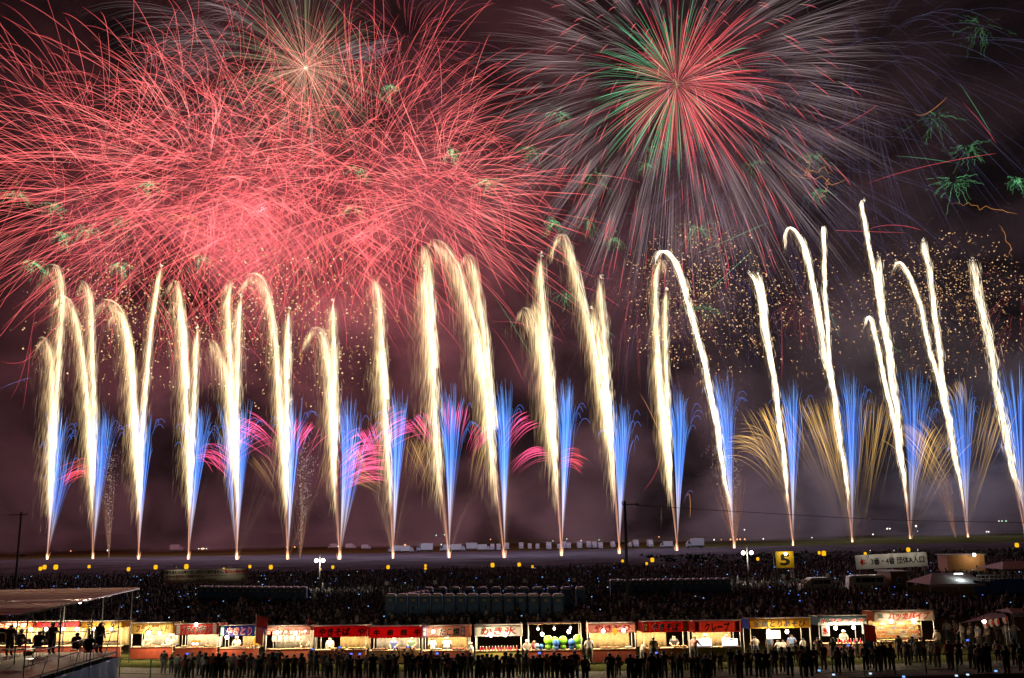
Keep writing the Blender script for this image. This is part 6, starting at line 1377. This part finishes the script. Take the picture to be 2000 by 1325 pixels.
# ------------------------------------------------------------------ shrubs between the crowd and the river: dark scrub
def scrub():
    rg = np.random.default_rng(8); n = 5200
    x = rg.uniform(40, 240, n); y = rg.uniform(232, 330, n); hgt = rg.gamma(2.0, .16, n) + .15
    V, Fq = [], []
    base = np.stack([x, y, np.zeros(n)], -1)
    k = 6; m = n * k
    d = rg.normal(0, 1, (n, k, 3)); d[..., 2] = np.abs(d[..., 2]) * .9 + .25; d /= np.linalg.norm(d, axis=2, keepdims=True)
    tip = base[:, None] + d * hgt[:, None, None] * rg.uniform(.6, 1.3, (n, k, 1)); sd = np.cross(d, rg.normal(0, 1, (n, k, 3))); sd /= np.linalg.norm(sd, axis=2, keepdims=True) + 1e-6
    mid = (base[:, None] + tip) / 2; wdt = hgt[:, None, None] * .28
    V = np.stack([np.broadcast_to(base[:, None], tip.shape), mid + sd * wdt, tip, mid - sd * wdt], 2).reshape(-1, 3)
    Fq = np.arange(m * 4).reshape(-1, 4)
    tag(link('scrub', fast_mesh('scrub', V, Fq, mat=paint('scrub_leaf', (.035, .045, .02), .9, var=.5, scale=.3))), 'dark low scrub covering the river flat beyond the crowd', 'scrub', kind='stuff')
scrub()

strip('river_flat', [Vector((x, 226, 0)) for x in range(-320, 321, 40)], [Vector((x, 452, 0)) for x in range(-320, 321, 40)], paint('river_gravel', (.045, .042, .046), 1.0, var=.4, scale=.06, spec=0.0), 'pale flat river shallows between the crowd and the firing line')

# ------------------------------------------------------------------ roofed staff platform
def platform():
    zD = 2.7; A = on_z(248, 1272, zD); B = on_z(20, 1328, zD); x1 = (A.x + B.x) / 2; y1 = A.y; y0 = B.y - 6; x0 = -46.0
    e = empty('staff_platform', (x1, (y0 + y1) / 2, 0)); tag(e, 'scaffold staff platform with plank deck and blue sheeted side', 'platform')
    o = Vector((x1, (y0 + y1) / 2, 0)); DECK = paint('deck_plank', (.36, .25, .13), .8, var=.25, scale=4); me = None
    n = 26; wv = (y1 - y0) / n
    pl = MB().box(x0 - x1, 0, -wv / 2 + .008, wv / 2 - .008, -.05, 0, 0, .006).mesh('plank', DECK)
    for i in range(n): link('plank', pl, e, (0, y0 + wv * (i + .5) - o.y, zD))
    # edge beam and ladder-like truss
    MB().box(-.02, .06, y0 - o.y, y1 - o.y, zD - .12, zD - .052).build('edge_beam', STEEL, e); MB().tube([(.03, y0 - o.y, zD - .40), (.03, y1 - o.y, zD - .40)], .03, 0, 6).build('lower_beam', STEEL, e)
    for i in range(34): yy = y0 + (y1 - y0) * i / 33 - o.y; MB().tube([(.03, yy, zD - .40), (.03, yy + .12, zD - .12)], .015, 0, 4).build('truss_rod', STEEL, e)
    nn = 48; MB().sheet([[(.0 + .05 * math.sin(j * .9) + .03 * math.sin(j * 2.3 + i), 0, 0) for j in range(2)] for i in range(2)], .001)
    pts = [[(.10 + .06 * math.sin(j * .8 + .6 * i) + .035 * math.sin(j * 2.1 - i), y0 - o.y + (y1 - y0) * j / nn, (zD - .32) * (1 - i / 5)) for j in range(nn + 1)] for i in range(6)]
    mb = MB(); vs_ = [c for r in pts for c in r]; C = nn + 1; fs_ = [(i*C+j, (i+1)*C+j, (i+1)*C+j+1, i*C+j+1) for i in range(5) for j in range(nn)]
    mb.add(vs_, fs_, 0, True); mb.add([(a - .015, b, c) for a, b, c in vs_], [f[::-1] for f in fs_], 0, True); mb.build('blue_sheet', paint('blue_tarp', (.02, .09, .36), .6), e)
    mb = MB(); mb.sheet([[(x0 - x1 + (0 - x0 + x1) * j / 30, y1 - o.y + .05 * math.sin(j * 1.1), (zD - .3) * (1 - i / 3)) for j in range(31)] for i in range(4)], .015); mb.build('blue_sheet', paint('blue_tarp', (.02, .09, .36), .6), e)
    # posts along the open side, rails and braces
    zr = 5.2; ys = [y1 - .1, y1 - 3.6, y1 - 7.2, y1 - 10.6]
    for yy in ys: MB().tube([(.06, yy - o.y, 0), (.06, yy - o.y, zr + .3)], .032, 0, 8).build('post', STEEL, e)
    for i in range(len(ys) - 1):
        for z in (zD + .55, zD + 1.1): MB().tube([(.06, ys[i] - o.y, z), (.06, ys[i+1] - o.y, z)], .025, 0, 6).build('guard_rail', STEEL, e)
        MB().tube([(.09, ys[i] - o.y, zr), (.09, ys[i+1] - o.y, .2)], .024, 0, 6).build('brace', STEEL, e)
    for xx in (-3.2, -7, -11):
        MB().tube([(xx, y1 - .1 - o.y, 0), (xx, y1 - .1 - o.y, zr)], .03, 0, 6).build('post', STEEL, e)
    for z in (zD + .55, zD + 1.1): MB().tube([(0.06, y1 - .1 - o.y, z), (x0 - x1, y1 - .1 - o.y, z)], .025, 0, 6).build('guard_rail', STEEL, e)
    # roof of corrugated sheets
    r0, r1, r2 = on_z(272, 1149, zr), on_z(40, 1199.5, zr), on_z(-60, 1204, zr)
    RM = paint('roof_sheet', (.86, .72, .70), .6, var=.10, scale=1.5, transl=.5)
    top, near = r0, r1; nsh = 16
    for i in range(nsh):
        ya, yb = near.y + (top.y - near.y) * i / nsh, near.y + (top.y - near.y) * (i + 1) / nsh; mb = MB(); k = 6; xr0 = near.x + (top.x - near.x) * i / nsh; xr1 = near.x + (top.x - near.x) * (i + 1) / nsh
        vs_ = []
        for j in range(k + 1):
            yy = ya + (yb - ya) * j / k; xr = xr0 + (xr1 - xr0) * j / k; zz = zr + .035 * math.cos(math.pi * 2 * j / 2) + .02 * (i % 2)
            vs_ += [(xr - o.x, yy - o.y, zz), (-62 - o.x, yy - o.y, zz)]
        fs_ = [(2*j, 2*j+2, 2*j+3, 2*j+1) for j in range(k)]
        mb.add(vs_, [f[::-1] for f in fs_]); mb.add([(a, b, c - .02) for a, b, c in vs_], fs_); mb.build('roof_sheet', RM, e)
    MB().tube([(r1.x - o.x, r1.y - o.y, zr - .06), (r0.x - o.x, r0.y - o.y, zr - .06)], .05, 0, 6).build('roof_beam', STEEL, e)
    for f in (.02, .33, .66, .97):
        q = r1.lerp(r0, f); MB().tube([(q.x - o.x - .3, q.y - o.y, 0), (q.x - o.x - .3, q.y - o.y, zr - .05)], .035, 0, 6).build('post', STEEL, e)
    for px, py, pw in ((153,1174,480),(64,1185,300),(20,1178,300)):
        q = on_z(px, py, zr - .08); bo = MB().ball((q.x - o.x + .1, q.y - o.y, zr - .12), .13 if pw > 50 else .08, 0, 2).build('light_bulb', BULB, e); MB().tube([(q.x - o.x + .1, q.y - o.y, zr), (q.x - o.x - .5, q.y - o.y + .3, zr + .08)], .02, 0, 5).build('lamp_holder', DK, bo)
        lamp('roof_light', (q.x - o.x + .3, q.y - o.y, zr - .35), pw, (1, .85, .6), .1, e)
    # staff, tables and chairs
    TABLE = paint('table_white', (.5, .48, .45), .5); 
    for k, (u, v) in enumerate(((-2.2, 10.0), (-5.0, 7.2), (-8.2, 8.2))):
        t = empty('folding_table', (x1 + u - 1.0, y0 + v + 1.5, zD), .1); tag(t, ['folding table with papers at the open corner of the platform', 'folding table with papers in the middle of the platform', 'folding table with papers deep inside the platform'][k], 'table', 'folding tables on the staff platform')
        MB().box(-.9, .9, -.3, .3, .70, .73, 0, .008).build('table_top', TABLE, t)
        for x in (-.8, .8):
            for y in (-.25, .25): MB().tube([(x, y, 0), (x, y, .70)], .015, 0, 5).build('leg', STEEL, t)
        for q in range(4):
            pp = MB().box(-.15, .15, -.1, .1, 0, .02 + .02 * (q % 2)).build('paper_pile', paint('paper_%d' % (q % 2), [(.6, .58, .5), (.5, .42, .1)][q % 2], .8), None, (t.location.x + random.uniform(-.7, .7), t.location.y + random.uniform(-.2, .2), zD + .731), random.uniform(0, 2)); tag(pp, 'low pile of papers lying on a platform table', 'papers', 'paper piles on the platform tables')
    for k, (u, v, rz) in enumerate(((-1.6, 8.2, .2), (-3.4, 6.4, -.3), (-5.6, 5.4, .1))):
        c = empty('folding_chair', (x1 + u, y0 + v + 1.5, zD), rz); tag(c, 'grey folding chair on the plank deck of the platform', 'chair', 'folding chairs on the staff platform')
        MB().box(-.2, .2, -.2, .2, .43, .46, 0, .01).build('seat', METAL, c); MB().box(-.2, .2, -.23, -.2, .62, .85, 0, .008).build('backrest', METAL, c)
        for s in (-.19, .19): MB().tube([(s, -.24, .88), (s, .22, 0)], .012, 0, 5).build('leg', STEEL, c); MB().tube([(s, .18, .44), (s, -.24, 0)], .012, 0, 5).build('leg', STEEL, c)
    NV = (.015, .015, .022)
    for px, py, pose, cap, lab in ((196,1213,'stand',None,'person in dark staff top standing at the far corner of the platform'),(104,1214,'rail',CAPW,'person in dark staff top and white cap in the middle of the platform'),(78,1219,'seated',None,'person in dark staff top by the papers on the platform'),
                              (40,1215,'seated',CAPW,'person in dark staff top and pale cap deep in the platform'),(22,1219,'stand',None,'person in dark staff top beside a lit screen on the platform'),(150,1222,'seated',None,'person in grey top seated at the platform table'),(176,1225,'seated',None,'person in black top seated by the platform rail')):
        h = 1.68; q = on_z(px, py, zD + h); q.y = min(q.y, y1 - .9); q = on_y(px, py, q.y); st = MB() if pose == 'seated' else None
        if st:
            cr_ = empty('stool', (q.x, q.y + .05, zD)); tag(cr_, 'low dark stool under a seated staff member on the platform', 'stool', 'stools on the staff platform'); MB().box(-.2, .2, -.2, .2, .42, .47, 0, .01).build('seat', DK, cr_)
            for a_ in (-.17, .17):
                for b_ in (-.17, .17): MB().tube([(a_, b_, 0), (a_, b_, .42)], .015, 0, 5).build('leg', STEEL, cr_)
        person(pose, (q.x, q.y, zD if pose != 'seated' else zD + .45), random.uniform(-.5, .5), h, NV if 'grey' not in lab else (.1, .1, .1), lab, 'staff on the roofed platform', cap)
    q = on_z(28, 1242, zD + .95); s = phone(tuple(q), 0, 'phone_white'); s.scale = (2, 2, 2.6); tag(s, 'lit white tablet screen on the staff platform', 'tablet')
platform()
